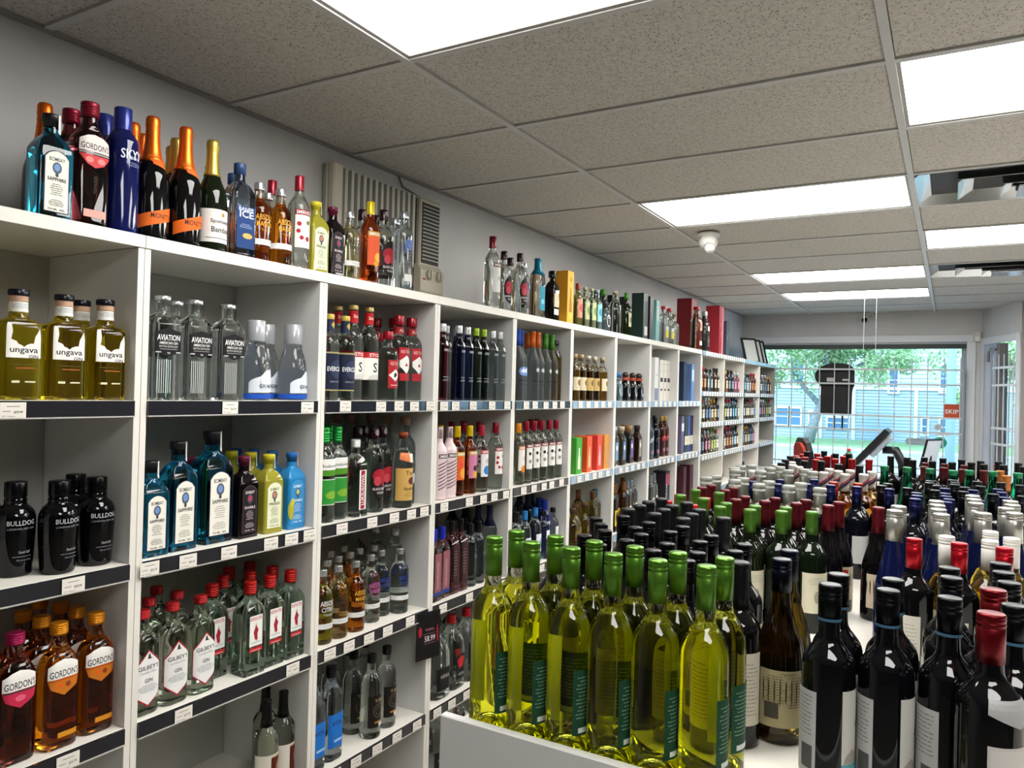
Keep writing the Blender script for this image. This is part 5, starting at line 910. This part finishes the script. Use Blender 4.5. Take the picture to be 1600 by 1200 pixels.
# ---------------------------------------------------------------- products on the shelves
CELLW = {}
LW_ = {1: 'top shelf', 2: 'second shelf', 3: 'third shelf', 4: 'fourth shelf', 5: 'bottom shelf'}
for i in range(9):
    for l in LW_: CELLW['%d%d' % (i, l)] = '%s cabinet, %s' % (CABW[i], LW_[l])
for i in range(4):
    for l in LW_: CELLW['%d%d' % (i+9, l)] = 'end unit %s bay, %s' % (ORD[i], LW_[l])
CELLW['T0'] = 'on top of cabinets'; CELLW['W0'] = 'left counter half'; CELLW['W1'] = 'right counter half'
cells = {}
for key, L in PLACES.items():
    for q in L: cells.setdefault((key, q[4]), []).append(q)
for (key, cell), L in cells.items():
    p = P[key]; wine_ = cell[0] == 'W'
    # rows from the front, then left to right as one stands facing them
    L = sorted(L, key=(lambda q: q[1]) if wine_ else (lambda q: -q[0])); rows = [[L[0]]]
    for q in L[1:]:
        d_ = (q[1]-rows[-1][0][1]) if wine_ else (rows[-1][0][0]-q[0])
        (rows[-1].append(q) if d_ < (.06 if wine_ else .05) else rows.append([q]))
    n = len(L)
    for ri, row in enumerate(rows):
        row.sort(key=(lambda q: q[0]) if wine_ else (lambda q: q[1]))
        for ci, q in enumerate(row):
            pos = []
            if len(rows) > 1: pos.append('front row' if ri == 0 else 'back row' if ri == len(rows)-1 else '%s row' % ORD[min(ri, 19)])
            if len(row) > 1: pos.append('leftmost' if ci == 0 else 'rightmost' if ci == len(row)-1 else '%s from left' % ORD[min(ci, 19)])
            lab = p['desc'] + ', ' + ((' '.join(pos) + ', ') if pos else '') + CELLW[cell]
            put(key, (q[0], q[1], q[2]+.0004), q[3], lab, p['desc'] + ' group, ' + CELLW[cell])

# ---------------------------------------------------------------- wine counter
t = empty('wine_counter', (0, 0, 0)); TX0, TX1, TY0, TY1, TZ = -.748, 1.9, 1.074, 4.62, 1.06
box('counter_top', (TX0, TX1, TY0+.018, TY1, TZ-.025, TZ), mat('counter_laminate', 'd9d6cd', .35), t)
box('front_panel', (TX0-.001, TX1, TY0, TY0+.0175, .08, TZ+.030), mat('panel_laminate', 'd4d4d4', .45), t, .002)
box('side_panel', (TX0, TX0+.008, TY0+.018, TY1, .0, TZ-.026), white, t); box('side_panel', (TX1-.018, TX1, TY0+.018, TY1, 0, TZ-.026), white, t); box('back_panel', (TX0+.008, TX1-.018, TY1-.018, TY1, 0, TZ-.026), white, t)
box('shelf_board', (TX0+.01, TX1-.02, TY0+.02, TY1-.02, .5, .518), white, t)
tag(t, 'long white counter crowded with standing wine bottles', 'counter')

# ---------------------------------------------------------------- wall air conditioner
acm = mat('beige_plastic', 'b8b2a1', .5); acd = mat('ac_dark', '0b0c0c', .6); acg = mat('grey_louvre', 'aeaca0', .5)
t = empty('air_conditioner', (-2.158, 2.545, 2.10), PI/2)          # local -y faces the room, local x runs away from the camera
D, A0, A1, H1 = .066, -.36, .36, .425
box('housing', (A0, A1, -D+.05, 0, .012, H1), mat('ac_case', '8b887c', .55), t, .006)
box('front_frame', (A0, A1, -D+.035, -D+.05, .012, H1), acm, t, .004)
bm = bmesh.new(); bx(bm, A0+.06, .195, -D+.022, -D+.034, .10, H1-.012); obj('louvre_recess', bm, acd, t)
box('left_post', (A0, A0+.055, -D, -D+.034, .012, H1), acm, t, .006); box('right_post', (.20, A1, -D+.005, -D+.034, .012, H1-.01), acm, t, .006)
for k in range(13): box('louvre', (A0+.070+k*.0365, A0+.0865+k*.0365, -D+.006, -D+.022, .09, H1-.01), acg, t)
box('outlet_recess', (.215, .345, -D+.002, -D+.0045, .12, H1-.03), acd, t)
for k in range(17): box('outlet_slat', (.215, .345, -D-.004, -D+.001, .135+k*.0172, .1395+k*.0172), acg, t)
bm = bmesh.new(); prism(bm, [(-D-.006, -.03), (-D-.018, -.01), (-D-.018, .085), (-D+.004, .112), (-D+.02, .112), (-D+.02, -.03)], 'x', .185, A1); obj('control_panel', bm, acm, t)
for kx in (.25, .325):
    bm = bmesh.new(); tube(bm, [(kx, -D-.018, .066), (kx, -D-.030, .066)], .023, 20); kb = obj('knob', bm, mat('knob', 'a7a292', .4), t)
    box('knob_grip', (kx-.004, kx+.004, -D-.037, -D-.031, .046, .086), acm, kb)
box('red_badge', (.20, .222, -D-.0195, -D-.0185, .04, .047), paper('a03028'), t)
bm = bmesh.new(); tube(bm, [(.10, -.012, .49), (.13, -.012, .45), (.2, -.02, .435), (A1+.008, -.02, .40), (A1+.012, -.02, .1)], .005); obj('power_cord', bm, mat('grey_cord', '77756e', .5), t)
tag(t, 'beige wall air conditioner behind bottles on the cabinets', 'air conditioner')

# ---------------------------------------------------------------- dome detector and camera
t = empty('dome_detector', (-1.24, 4.374, CZ-.006)); wp = mat('white_plastic', 'c9c7c0', .35)
bm = bmesh.new(); lathe(bm, [(-.02, .062), (-.012, .064), (0, .064)]); obj('mount_plate', bm, wp, t, True)
bm = bmesh.new(); bmesh.ops.create_uvsphere(bm, u_segments=20, v_segments=12, radius=.055, matrix=Matrix.Translation((0, 0, -.05))); obj('dome', bm, wp, t, True)
bm = bmesh.new(); tube(bm, [(.01, -.03, -.085), (.03, -.052, -.108)], [.032, .026], 16); obj('lens_hood', bm, wp, t, True)
tag(t, 'white swivel dome fixture hanging beside the ceiling light', 'security camera')
t = empty('security_camera', (-.835, 9.15, 2.535))
box('bracket', (-.045, .045, -.03, .049, .03, .06), wp, t); bm = bmesh.new(); bmesh.ops.create_uvsphere(bm, u_segments=20, v_segments=12, radius=.05); obj('housing', bm, wp, t, True)
bm = bmesh.new(); tube(bm, [(0, -.03, -.012), (0, -.054, -.022)], [.03, .027], 18); obj('black_lens', bm, mat('lens', '08090b', .1), t, True)
tag(t, 'small round camera with black lens above the window', 'security camera')
t = empty('motion_sensor', (.225, WY-.002, 2.33)); bm = bmesh.new(); bx(bm, -.035, .035, -.05, 0, -.055, .055, bev=.012); obj('sensor_case', bm, wp, t)
box('sensor_lens', (-.018, .018, -.054, -.0505, -.04, -.005), mat('lens_film', 'e6e6e6', .2), t); tag(t, 'small white motion sensor in the corner by the window', 'sensor')

# ---------------------------------------------------------------- window, bars and what hangs there
win = struct(empty('window_1', (0, 0, 0)))
fm = mat('window_frame', '9aa0a6', .4)
box('casing_top', (-2.10, .215, WY-.018, WY-.001, 2.275, 2.35), trimm, win, .002); box('casing_side', (.135, .215, WY-.018, WY-.001, .5, 2.274), trimm, win, .002); box('inner_sill', (-2.16, .22, WY-.06, WY-.001, .76, .80), trimm, win)
bm = bmesh.new()
for q in ((wx0, wx1, wz1-.05, wz1), (wx0, wx1, wz0, wz0+.05), (wx0, wx0+.045, wz0+.05, wz1-.05), (wx1-.045, wx1, wz0+.05, wz1-.05)): bx(bm, q[0], q[1], WY+.07, WY+.13, q[2], q[3])
obj('window_frame', bm, fm, win)
pane = mat('window_glass', 'e8f4f6', .0, trans=1, ior=1.02, spec=.6)
box('pane', (wx0+.045, wx1-.045, WY+.095, WY+.101, wz0+.05, wz1-.05), pane, win)
bm = bmesh.new(); tube(bm, [(wx0+.01, WY+.03, 2.235), (wx1-.01, WY+.03, 2.235)], .028, 14); rb = obj('roller_blind', bm, mat('blind_roll', '2c3230', .6), win, True)
box('blind_valance', (wx0+.003, wx1-.003, WY-.0005, WY+.004, 2.205, 2.262), mat('valance', '3a413f', .6), win)
box('valance_rail', (wx0+.003, wx1-.003, WY-.003, WY-.001, 2.256, 2.272), mat('rail_grey', '9aa2aa', .4), win)
bars_ = empty('security_grille', (0, WY-.1, 0)); gm = mat('white_bar', 'b8bcbd', .4)
vx = [-1.90, -1.740, -1.578, -1.432, -1.282, -1.127, -.976, -.827, -.675, -.525, -.366, -.216, -.063, .082]
for x in vx:
    bm = bmesh.new(); tube(bm, [(x, 0, .86), (x, 0, 2.10)], .0055, 6); obj('upright_bar', bm, gm, bars_)
for z in (1.976, 1.818, 1.474, 1.314, .93): box('cross_bar', (-1.98, .11, -.006, .006, z-.009, z+.009), gm, bars_)
box('end_bracket', (.10, .118, -.01, .099, .85, 2.0), mat('bracket_grey', '8d9296', .5), bars_)
tag(bars_, 'white welded security grille across the front window', 'grille')
# black shaped sign hanging in the window, seen from behind
def sx(px): return -1.813+(px-1208)*.006415
def sz(py): return 1.65+(624.5-py)*.00687
out_ = [(690,300),(740,258),(800,232),(880,216),(1000,215),(1080,230),(1130,252),(1160,295),(1168,330),(1168,500),(1150,545),(1141,600),(1136,890),(740,890),(736,520),(720,490),(690,470),(662,438),(655,400),(655,350)]
t = empty('hanging_sign', (-1.05, WY-.04, 1.75)); bm = bmesh.new()
prism(bm, [(sx(1200+u/8)+1.05, sz(540+v/8)-1.75) for u, v in out_], 'y', -.012, .018); obj('sign_back', bm, mat('sign_black', '020203', .6), t)
def cxs(u, v): return (sx(1200+u/8)+1.05)*1000, (sz(540+v/8)-1.75)*1000
a, b_ = cxs(862, 432); flat_part('paper_sticker', [('r', a, b_, 76, 44, 'b9bab8'), ('l', a, b_, 60, 34, 5, '77797a')], t, off=.0126)
a, b_ = cxs(1062, 432); flat_part('thin_sticker', [('r', a, b_, 72, 20, 'b4b5b3'), ('l', a, b_, 56, 12, 2, '77797a')], t, off=.0126)
for u, u2 in ((790, 690), (1120, 1180)):
    bm = bmesh.new(); tube(bm, [(sx(1200+u/8)+1.05, 0, .14), (sx(1200+u2/8)+1.05, 0, .38)], .0022, 5); obj('hanging_wire', bm, mat('wire', '55585a', .4), t)
tag(t, 'black mushroom-shaped sign hanging behind the window grille', 'sign')
def sticker(name, cx_, cz_, pts, label, th=.0015):
    o = empty(name, (cx_, WY+.092, cz_)); k = flat_part('print', pts[1:], o, off=.0012) if len(pts) > 1 else None
    bm = bmesh.new(); q = pts[0]
    if q[0] == 'r': bx(bm, -q[3]/2000, q[3]/2000, -.001, 0, -q[4]/2000, q[4]/2000)
    else: prism(bm, [(math.cos(2*PI*i/32)*q[3]/2000, math.sin(2*PI*i/32)*q[4]/2000) for i in range(32)] if q[0] == 'e' else [(u/1000, v_/1000) for u, v_ in q[1]], 'y', -.001, 0)
    obj('vinyl', bm, paper(q[-1]), o); tag(o, label, 'sticker', 'window stickers'); return o
sticker('delivery_sticker', .011, 1.546, [('r',0,0,158,150,'c4502c'), ('t','SKIP',0,-4,124,44,'e6e6e2')], 'orange square window sticker reading SKIP')
sticker('round_sticker', -.095, 1.205, [('e',0,0,136,118,'2f9a78'), ('l',0,6,60,46,3,'1f6e58')], 'round green sticker low on the window')
cap_ = [(-118+math.cos(a*PI/12+PI/2)*34, math.sin(a*PI/12+PI/2)*36) for a in range(13)] + [(86+math.cos(a*PI/12-PI/2)*34, math.sin(a*PI/12-PI/2)*36) for a in range(13)]
sticker('oval_sticker', -.27, 1.205, [('p', cap_, '9aa6a8')], 'long grey oval sticker left of the green round one')
sticker('round_notice', -.115, 1.37, [('e',0,0,76,76,'dfe3e4'), ('e',0,0,56,56,'b4bcc0'), ('l',0,0,30,16,2,'6c7478')], 'small round white notice above the green sticker')
sticker('paper_notice', -.07, 1.30, [('r',0,0,120,40,'dfe3e4'), ('l',-10,0,84,22,2,'555')], 'small white paper notice directly above the green sticker')

# barred door in the canted wall
dr = struct(empty('door_1', (0, 0, 0))); dr.matrix_world = MW
box('door_casing', (.02, .075, -.016, -.001, 0, 2.31), trimm, dr, .002); box('door_casing', (LW-.07, LW-.005, -.016, -.001, 0, 2.31), trimm, dr, .002); box('door_casing', (.076, LW-.071, -.016, -.001, 2.24, 2.31), trimm, dr, .002)
box('door_leaf', (.09, .30, .05, .09, 0, 2.2), mat('door_white', 'b9c2cf', .5), dr); box('brown_jamb', (.302, .36, .02, .10, 0, 2.24), mat('brown_jamb', '7b7069', .5), dr)
box('door_glass', (.37, LW-.08, .07, .076, .05, 2.2), pane, dr)
bm = bmesh.new(); tube(bm, [(.17, .0, 2.06), (.19, -.01, 2.16), (.24, -.01, 2.19), (.30, .01, 2.18)], .016, 8); obj('door_closer', bm, mat('closer', '8b8f92', .4), dr, True)
gt = empty('door_grille'); gt.matrix_world = MW @ Matrix.Translation((0, -.03, 0))
for x in (.36, .47, .58, .69, .77):
    bm = bmesh.new(); tube(bm, [(x, 0, .1), (x, 0, 2.12)], .007, 6); obj('upright_bar', bm, gm, gt)
for z in (1.99, 1.82, 1.40, 1.245, .6): box('cross_bar', (.33, .79, -.006, .006, z-.011, z+.011), mat('cream_bar', 'c9c8c4', .4), gt)
box('hinge_bar', (.325, .345, -.008, .008, .1, 2.1), mat('bracket_grey', '8d9296', .5), gt)
tag(gt, 'white barred security gate on the glass door', 'gate')

# ---------------------------------------------------------------- checkout behind the wine
t = empty('checkout_counter', (0, 0, 0)); box('counter_top', (-1.0, .9, 6.0, 6.75, 1.03, 1.06), mat('counter_laminate', 'd9d6cd', .35), t); box('front_panel', (-.98, .88, 6.02, 6.04, 0, 1.029), white, t); box('side_panel', (-.99, -.97, 6.041, 6.73, 0, 1.029), white, t); box('side_panel', (.87, .89, 6.041, 6.73, 0, 1.029), white, t)
tag(t, 'pale checkout counter between wine bottles and window', 'counter')
t = empty('register_screen', (-.42, 6.38, 1.0605)); blk = mat('black_plastic', '0d0f13', .35); gry = mat('grey_plastic', '9aa3ac', .4)
Mr = Matrix.Translation((-.10, 0, .20)) @ Matrix.Rotation(math.radians(-50), 4, 'Y')
bm = bmesh.new(); bx(bm, -.20, .20, -.16, .16, -.012, .035, bev=.004, M=Mr); obj('screen', bm, blk, t)
bm = bmesh.new(); bx(bm, -.02, .17, -.12, .12, -.05, -.013, bev=.006, M=Mr); obj('rear_casing', bm, gry, t)
bm = bmesh.new(); tube(bm, [(-.02, 0, .21), (.07, 0, .21), (.115, 0, .12), (.13, 0, .01)], [.03, .034, .034, .04], 10); obj('bent_arm', bm, blk, t, True)
box('foot_plate', (.02, .24, -.12, .12, 0, .018), blk, t, .004); tag(t, 'tilted black register screen on a bent arm', 'monitor')
t = empty('customer_display', (-.12, 6.62, 1.0605), -.5); Mr = Matrix.Translation((0, 0, .19)) @ Matrix.Rotation(math.radians(14), 4, 'Y')
bm = bmesh.new(); bx(bm, -.012, -.001, -.10, .10, -.11, .11, M=Mr); obj('bezel', bm, blk, t); bm = bmesh.new(); bx(bm, .0, .004, -.09, .09, -.1, .1, M=Mr); obj('screen', bm, mat('pale_screen', 'b5bfcb', .3), t); bm = bmesh.new(); tube(bm, [(-.01, 0, 0), (-.012, 0, .17)], .014, 8); obj('stand', bm, blk, t)
tag(t, 'small pale customer display beside the register screen', 'display')
t = empty('keyboard', (-.28, 6.12, 1.0605), .1); bm = bmesh.new(); bx(bm, -.2, .2, -.06, .06, 0, .018, bev=.004); obj('key_tray', bm, blk, t)
bm = bmesh.new()
for i in range(12):
    for j in range(4): bx(bm, -.19+i*.032, -.163+i*.032, -.052+j*.027, -.03+j*.027, .0185, .026)
k = obj('keys', bm, gry, t); k['kind'] = 'stuff'; tag(t, 'black keyboard with grey keys on the checkout', 'keyboard')
t = empty('scanner', (-.58, 6.10, 1.0605)); bm = bmesh.new(); bmesh.ops.create_uvsphere(bm, u_segments=16, v_segments=10, radius=.06, matrix=Matrix.Translation((0, 0, .045)) @ Matrix.Scale(.75, 4, (0, 0, 1))); obj('scanner_body', bm, mat('pale_blue', '9fb2c8', .3), t, True); tag(t, 'rounded pale blue scanner on the checkout', 'scanner')
t = empty('soda_bottle', (-.70, 6.62, 1.0605)); bm = bmesh.new(); lathe(bm, [(0, .028), (.01, .034), (.12, .034), (.15, .026), (.165, .013), (.17, .013)]); obj('green_body', bm, mat('green_pet', '1c7a44', .15), t, True); bm = bmesh.new(); lathe(bm, [(.171, .015), (.19, .015), (.191, .012)]); obj('cap', bm, mat('closure', 'c02828', .4), t, True)
bm = bmesh.new(); lathe(bm, [(.05, .0345), (.10, .0345)]); obj('wrap_label', bm, paper('2a9050'), t, True); tag(t, 'green plastic bottle with red cap on the checkout', 'bottle')
t = empty('cable_tangle', (.02, 6.3, 1.0605)); bm = bmesh.new()
for i in range(9):
    a = i*.7; tube(bm, [(math.cos(a)*.03, math.sin(a)*.03, .006), (math.cos(a+.6)*.07, math.sin(a+.6)*.04, .05+.01*(i % 3)), (math.cos(a+1.4)*.09, math.sin(a+1.2)*.06, .02+.012*(i % 4)), (math.cos(a+2)*.12, math.sin(a+2)*.07, .006)], .0035, 5)
obj('cables', bm, mat('cable', '101010', .4), t); tag(t, 'tangle of thin black cables beside the register', 'cable')
for x_, lb in ((-.70, 'left of two thin bead chains hanging before the window'), (-.60, 'right of two thin bead chains hanging before the window')):
    t = empty('bead_chain', (x_, 7.6, CZ-.004)); bm = bmesh.new(); tube(bm, [(0, 0, 0), (0, 0, -.52)], .0016, 5); obj('cord', bm, mat('clear_cord', '98a2a8', .3), t)
    bm = bmesh.new()
    for i in range(22): bmesh.ops.create_icosphere(bm, subdivisions=1, radius=.003, matrix=Matrix.Translation((0, 0, -.02-i*.023)))
    k = obj('beads', bm, mat('clear_cord', '98a2a8', .3), t); k['kind'] = 'stuff'; tag(t, lb, 'chain', 'thin hanging chains')
# chair back
t = empty('office_chair', (-1.22, 7.72, 0), -1.0)
Mc = Matrix.Translation((0, 0, 1.02)) @ Matrix.Rotation(math.radians(8), 4, 'X')
oc = [(u*.72, v_) for u, v_ in [(-.2+.0, -.26), (-.2, .12), (-.16, .2), (-.08, .245), (.08, .245), (.16, .2), (.2, .12), (.2, -.26)]]
bm = bmesh.new(); prism(bm, oc, 'y', 0, .05); bmesh.ops.transform(bm, matrix=Mc, verts=bm.verts[:]); obj('back_shell', bm, blk, t)
bm = bmesh.new(); prism(bm, [(u*.84, v_*.86-.01) for u, v_ in oc], 'y', -.03, -.001); bmesh.ops.transform(bm, matrix=Mc, verts=bm.verts[:]); obj('red_cushion', bm, mat('red_fabric', 'b03a30', .8), t)
box('seat', (-.24, .24, -.42, .06, .46, .53), mat('red_fabric', 'b03a30', .8), t, .02); box('back_bar', (-.03, .03, .03, .06, .4, .86), blk, t); bm = bmesh.new(); tube(bm, [(0, -.18, .08), (0, -.18, .46)], .03, 10); obj('gas_column', bm, blk, t)
for i in range(5):
    a = i*2*PI/5; bm = bmesh.new(); tube(bm, [(0, -.18, .09), (math.cos(a)*.28, -.18+math.sin(a)*.28, .05)], .018, 8); lg = obj('leg', bm, blk, t); bm = bmesh.new(); tube(bm, [(math.cos(a)*.28-.012, -.18+math.sin(a)*.28, .026), (math.cos(a)*.28+.012, -.18+math.sin(a)*.28, .026)], .0255, 10); obj('caster', bm, blk, lg)
tag(t, 'black office chair with red back cushion by the window', 'chair')
# picture frames leaning on the end unit
for i, (y_, lb) in enumerate(((8.30, 'nearest of three black picture frames leaning on the shelf unit'), (8.52, 'middle of three black picture frames leaning on the shelf unit'), (8.70, 'furthest of three black picture frames leaning by the window'))):
    t = empty('picture_frame', (-1.84, y_, 2.0086), .95); Mf = Matrix.Rotation(math.radians(-18), 4, 'X')
    bm = bmesh.new()
    for q in ((-.10, .10, 0, .02), (-.10, .10, .26, .28), (-.10, -.08, .0201, .2599), (.08, .10, .0201, .2599)): bx(bm, q[0], q[1], -.008, .008, q[2], q[3], M=Mf)
    obj('frame', bm, blk, t); bm = bmesh.new(); bx(bm, -.079, .079, -.004, .004, .021, .259, M=Mf); obj('backing', bm, paper('b8bcb8'), t)
    bm = bmesh.new(); tube(bm, [Mf @ Vector((0, .01, .18)), (0, .13, .003)], .006, 6); obj('easel_strut', bm, blk, t); tag(t, lb, 'picture frame', 'black picture frames')
# odds and ends in the low row of the end unit
t = empty('tumbler_set', (-1.85, 6.98, .8605)); bm = bmesh.new(); lathe(bm, [(0, .05), (.06, .062), (.10, .05), (.13, .03)]); obj('amber_jar', bm, mat('glass', 'c8601c', .02, trans=1, ior=1.4), t, True); bm = bmesh.new(); lathe(bm, [(.131, .036), (.15, .036)]); obj('lid', bm, mat('closure', 'd8a890', .4), t, True); tag(t, 'amber glass jar in the low row near the window', 'jar')
for i, x_ in enumerate((-1.80, -1.86, -1.92)):
    t = empty('glass_ornament', (x_, 7.70+.1*i, .8605)); bm = bmesh.new(); lathe(bm, [(0, .03), (.004, .03), (.008, .004), (.07, .004), (.08, .03), (.13, .036), (.14, .034)]); obj('goblet', bm, mat('glass', 'd8e0f0', .02, trans=1, ior=1.45), t, True)
    tag(t, '%s stemmed clear goblet in the low window-end row' % ('front', 'middle', 'back')[i], 'glass', 'clear goblets')
# ---------------------------------------------------------------- outside the window
HY = 32
def hx_(px): return (-1.813+(px-1208)*.00643)*HY/9.2
def hz_(py): return 1.65+(624.5-py)*.0069*HY/9.15
road = add_noise(mat('asphalt', '9b9ea2', .9), 2, 5, .3, .7, '8c9096', 'a6a9ac')
struct(box('ground', (-40, 40, WY+.4, 60, -.3, -.12), mat('verge_ground', '7d8a6a', .95)))
struct(box('road', (-40, 40, 13.5, 25.6, -.119, .04), road)); struct(box('near_pavement', (-40, 40, WY+.45, 13.5, -.119, -.06), mat('concrete', 'b9bbbb', .9)))
struct(box('far_kerb', (-40, 40, 25.6, 27, -.119, .07), mat('concrete', 'b9bbbb', .9)))
lawn = add_noise(mat('lawn', '88a878', .95), 6, 6, .3, .7, '7a9c6c', '9ab88a'); o = struct(box('lawn', (-40, 40, 27, 33, -.119, .08), lawn))
t = empty('exterior_house', (-2.5, HY, 0)); sid = mat('siding_lower', 'a9b8c8', .7); sid2 = mat('siding_upper', 'c6ced6', .7); trh = mat('house_trim', 'e2e4e4', .6); hg = mat('house_glass', '5a7fa8', .15)
for k in range(16): 
    z = .02+k*.125; bm = bmesh.new(); prism(bm, [(-.03, z), (0.0, z), (0.0, z+.135), (-.006, z+.124)], 'x', -8, 7.5); obj('siding_board', bm, sid, t)
for k in range(24):
    z = 2.16+k*.16; bm = bmesh.new(); prism(bm, [(-.03, z), (0.0, z), (0.0, z+.17), (-.006, z+.158)], 'x', -8, 7.5); obj('siding_board', bm, sid2, t)
box('wall', (-8, 7.5, .001, .3, 0, 6.1), sid2, t)
box('belt_trim', (-8, 7.5, -.06, -.031, 2.02, 2.14), trh, t)
def hwin(px0, px1, py0, py1, nm='window'):
    x0, x1, z0, z1 = hx_(px0)+2.5, hx_(px1)+2.5, hz_(py1), hz_(py0)
    bm = bmesh.new()
    for q in ((x0-.07, x1+.07, z1, z1+.09), (x0-.07, x1+.07, z0-.07, z0), (x0-.07, x0, z0, z1), (x1, x1+.07, z0, z1)): bx(bm, q[0], q[1], -.075, -.031, q[2], q[3])
    f = obj('window', bm, trh, t); box('window_pane', (x0, x1, -.045, -.035, z0, z1), hg, f); box('sash_bar', (x0, x1, -.06, -.046, (z0+z1)/2-.02, (z0+z1)/2+.02), trh, f)
for q in ((1218,1237,643,670),(1241,1258,643,670),(1274,1284,648,694),(1304,1313,656,672),(1316,1326,656,672),(1329,1336,656,672),(1475,1486,570,610),(1400,1412,575,612),(1240,1262,560,600),(1450,1457,652,676),(1476,1483,652,676),(1300,1316,572,598)): hwin(*q)
for px in (1292, 1345, 1440): x = hx_(px)+2.5; box('corner_trim', (x-.06, x+.06, -.06, -.031, 0, 2.02), trh, t)
bm = bmesh.new(); prism(bm, [(-.6, 6.1), (3, 6.1), (1.2, 7.9)], 'x', -8.4, 7.9); obj('roof', bm, mat('roof_shingle', '6a6c70', .8), t)
tag(t, 'two-storey house with blue-grey siding across the street', 'house')
t = empty('exterior_house', (6, 34, 0)); box('wall', (3.2, 12, 0, 6, 0, 6.5), mat('siding_beige', 'a8acb4', .7), t); bm = bmesh.new(); prism(bm, [(-.6, 6.5), (6.6, 6.5), (3, 8.8)], 'x', 2.8, 12.4); obj('roof', bm, mat('roof_shingle', '6a6c70', .8), t)
tag(t, 'pale neighbouring house seen through the barred door', 'house')
def tree(x, y, h, r_, nleaf, lean, label, seed):
    random.seed(seed); t = empty('street_tree', (x, y, -.02)); bark = add_noise(mat('bark%d' % seed, '8a8f92', .9), 12, 5, .3, .7, '6f7476', '9aa0a2')
    bm = bmesh.new(); tube(bm, [(0, 0, 0), (lean*.3, 0, h*.2), (lean*.7, 0, h*.4), (lean*.6, .1, h*.7)], [.20, .15, .12, .05], 10)
    tube(bm, [(lean*.5, 0, h*.3), (lean*.5+.8, .2, h*.5), (lean+1.3, .1, h*.62)], [.11, .08, .03], 8); tube(bm, [(lean*.4, 0, h*.28), (lean*.4-.9, 0, h*.48), (lean-1.5, .1, h*.6)], [.10, .07, .03], 8)
    tr = obj('trunk', bm, bark, t, True); me = bpy.data.meshes.new('foliage'); vs = []; fs = []
    cl = [(random.gauss(lean*.5, r_*.5), random.gauss(0, r_*.4), h*.66+random.gauss(0, h*.13), random.uniform(.35, .8)) for _ in range(46)]
    for i in range(nleaf):
        c = random.choice(cl); d = Vector((random.gauss(0, 1), random.gauss(0, 1), random.gauss(0, 1))).normalized()*c[3]*random.random()**.4
        p = Vector(c[:3])+d; a = Vector((random.gauss(0, 1), random.gauss(0, 1), random.gauss(0, 1))).normalized()*.075; b = a.orthogonal().normalized()*.045; k = len(vs)
        vs += [p-a, p+b, p+a, p-b]; fs.append((k, k+1, k+2, k+3))
    me.from_pydata(vs, [], fs); me.materials.append(mat('leaf', 'a3c08c', .6)); o = bpy.data.objects.new('foliage', me); link(o, t); o['kind'] = 'stuff'; tag(t, label, 'tree'); return t
tree(-4.3, 28.0, 5.2, 2.0, 11000, .9, 'large leafy tree with pale leaning trunk across the street', 11)
tree(3.0, 25.9, 5.0, 2.1, 12000, -.3, 'leafy tree behind the pale street pole', 12)
tree(9.0, 29.5, 5.4, 2.0, 5000, .2, 'leafy tree seen through the barred door', 13)
t = empty('street_pole', (.0, 16.5, -.10)); bm = bmesh.new(); tube(bm, [(0, 0, 0), (0, 0, 8)], [.09, .07], 12); obj('pole_shaft', bm, mat('pole', 'a6c0c8', .6), t, True); bm = bmesh.new(); lathe(bm, [(0, .18), (.05, .18), (.12, .12)]); obj('pole_foot', bm, mat('pole', 'a6c0c8', .6), t, True); tag(t, 'pale grey street pole by the kerb', 'pole')
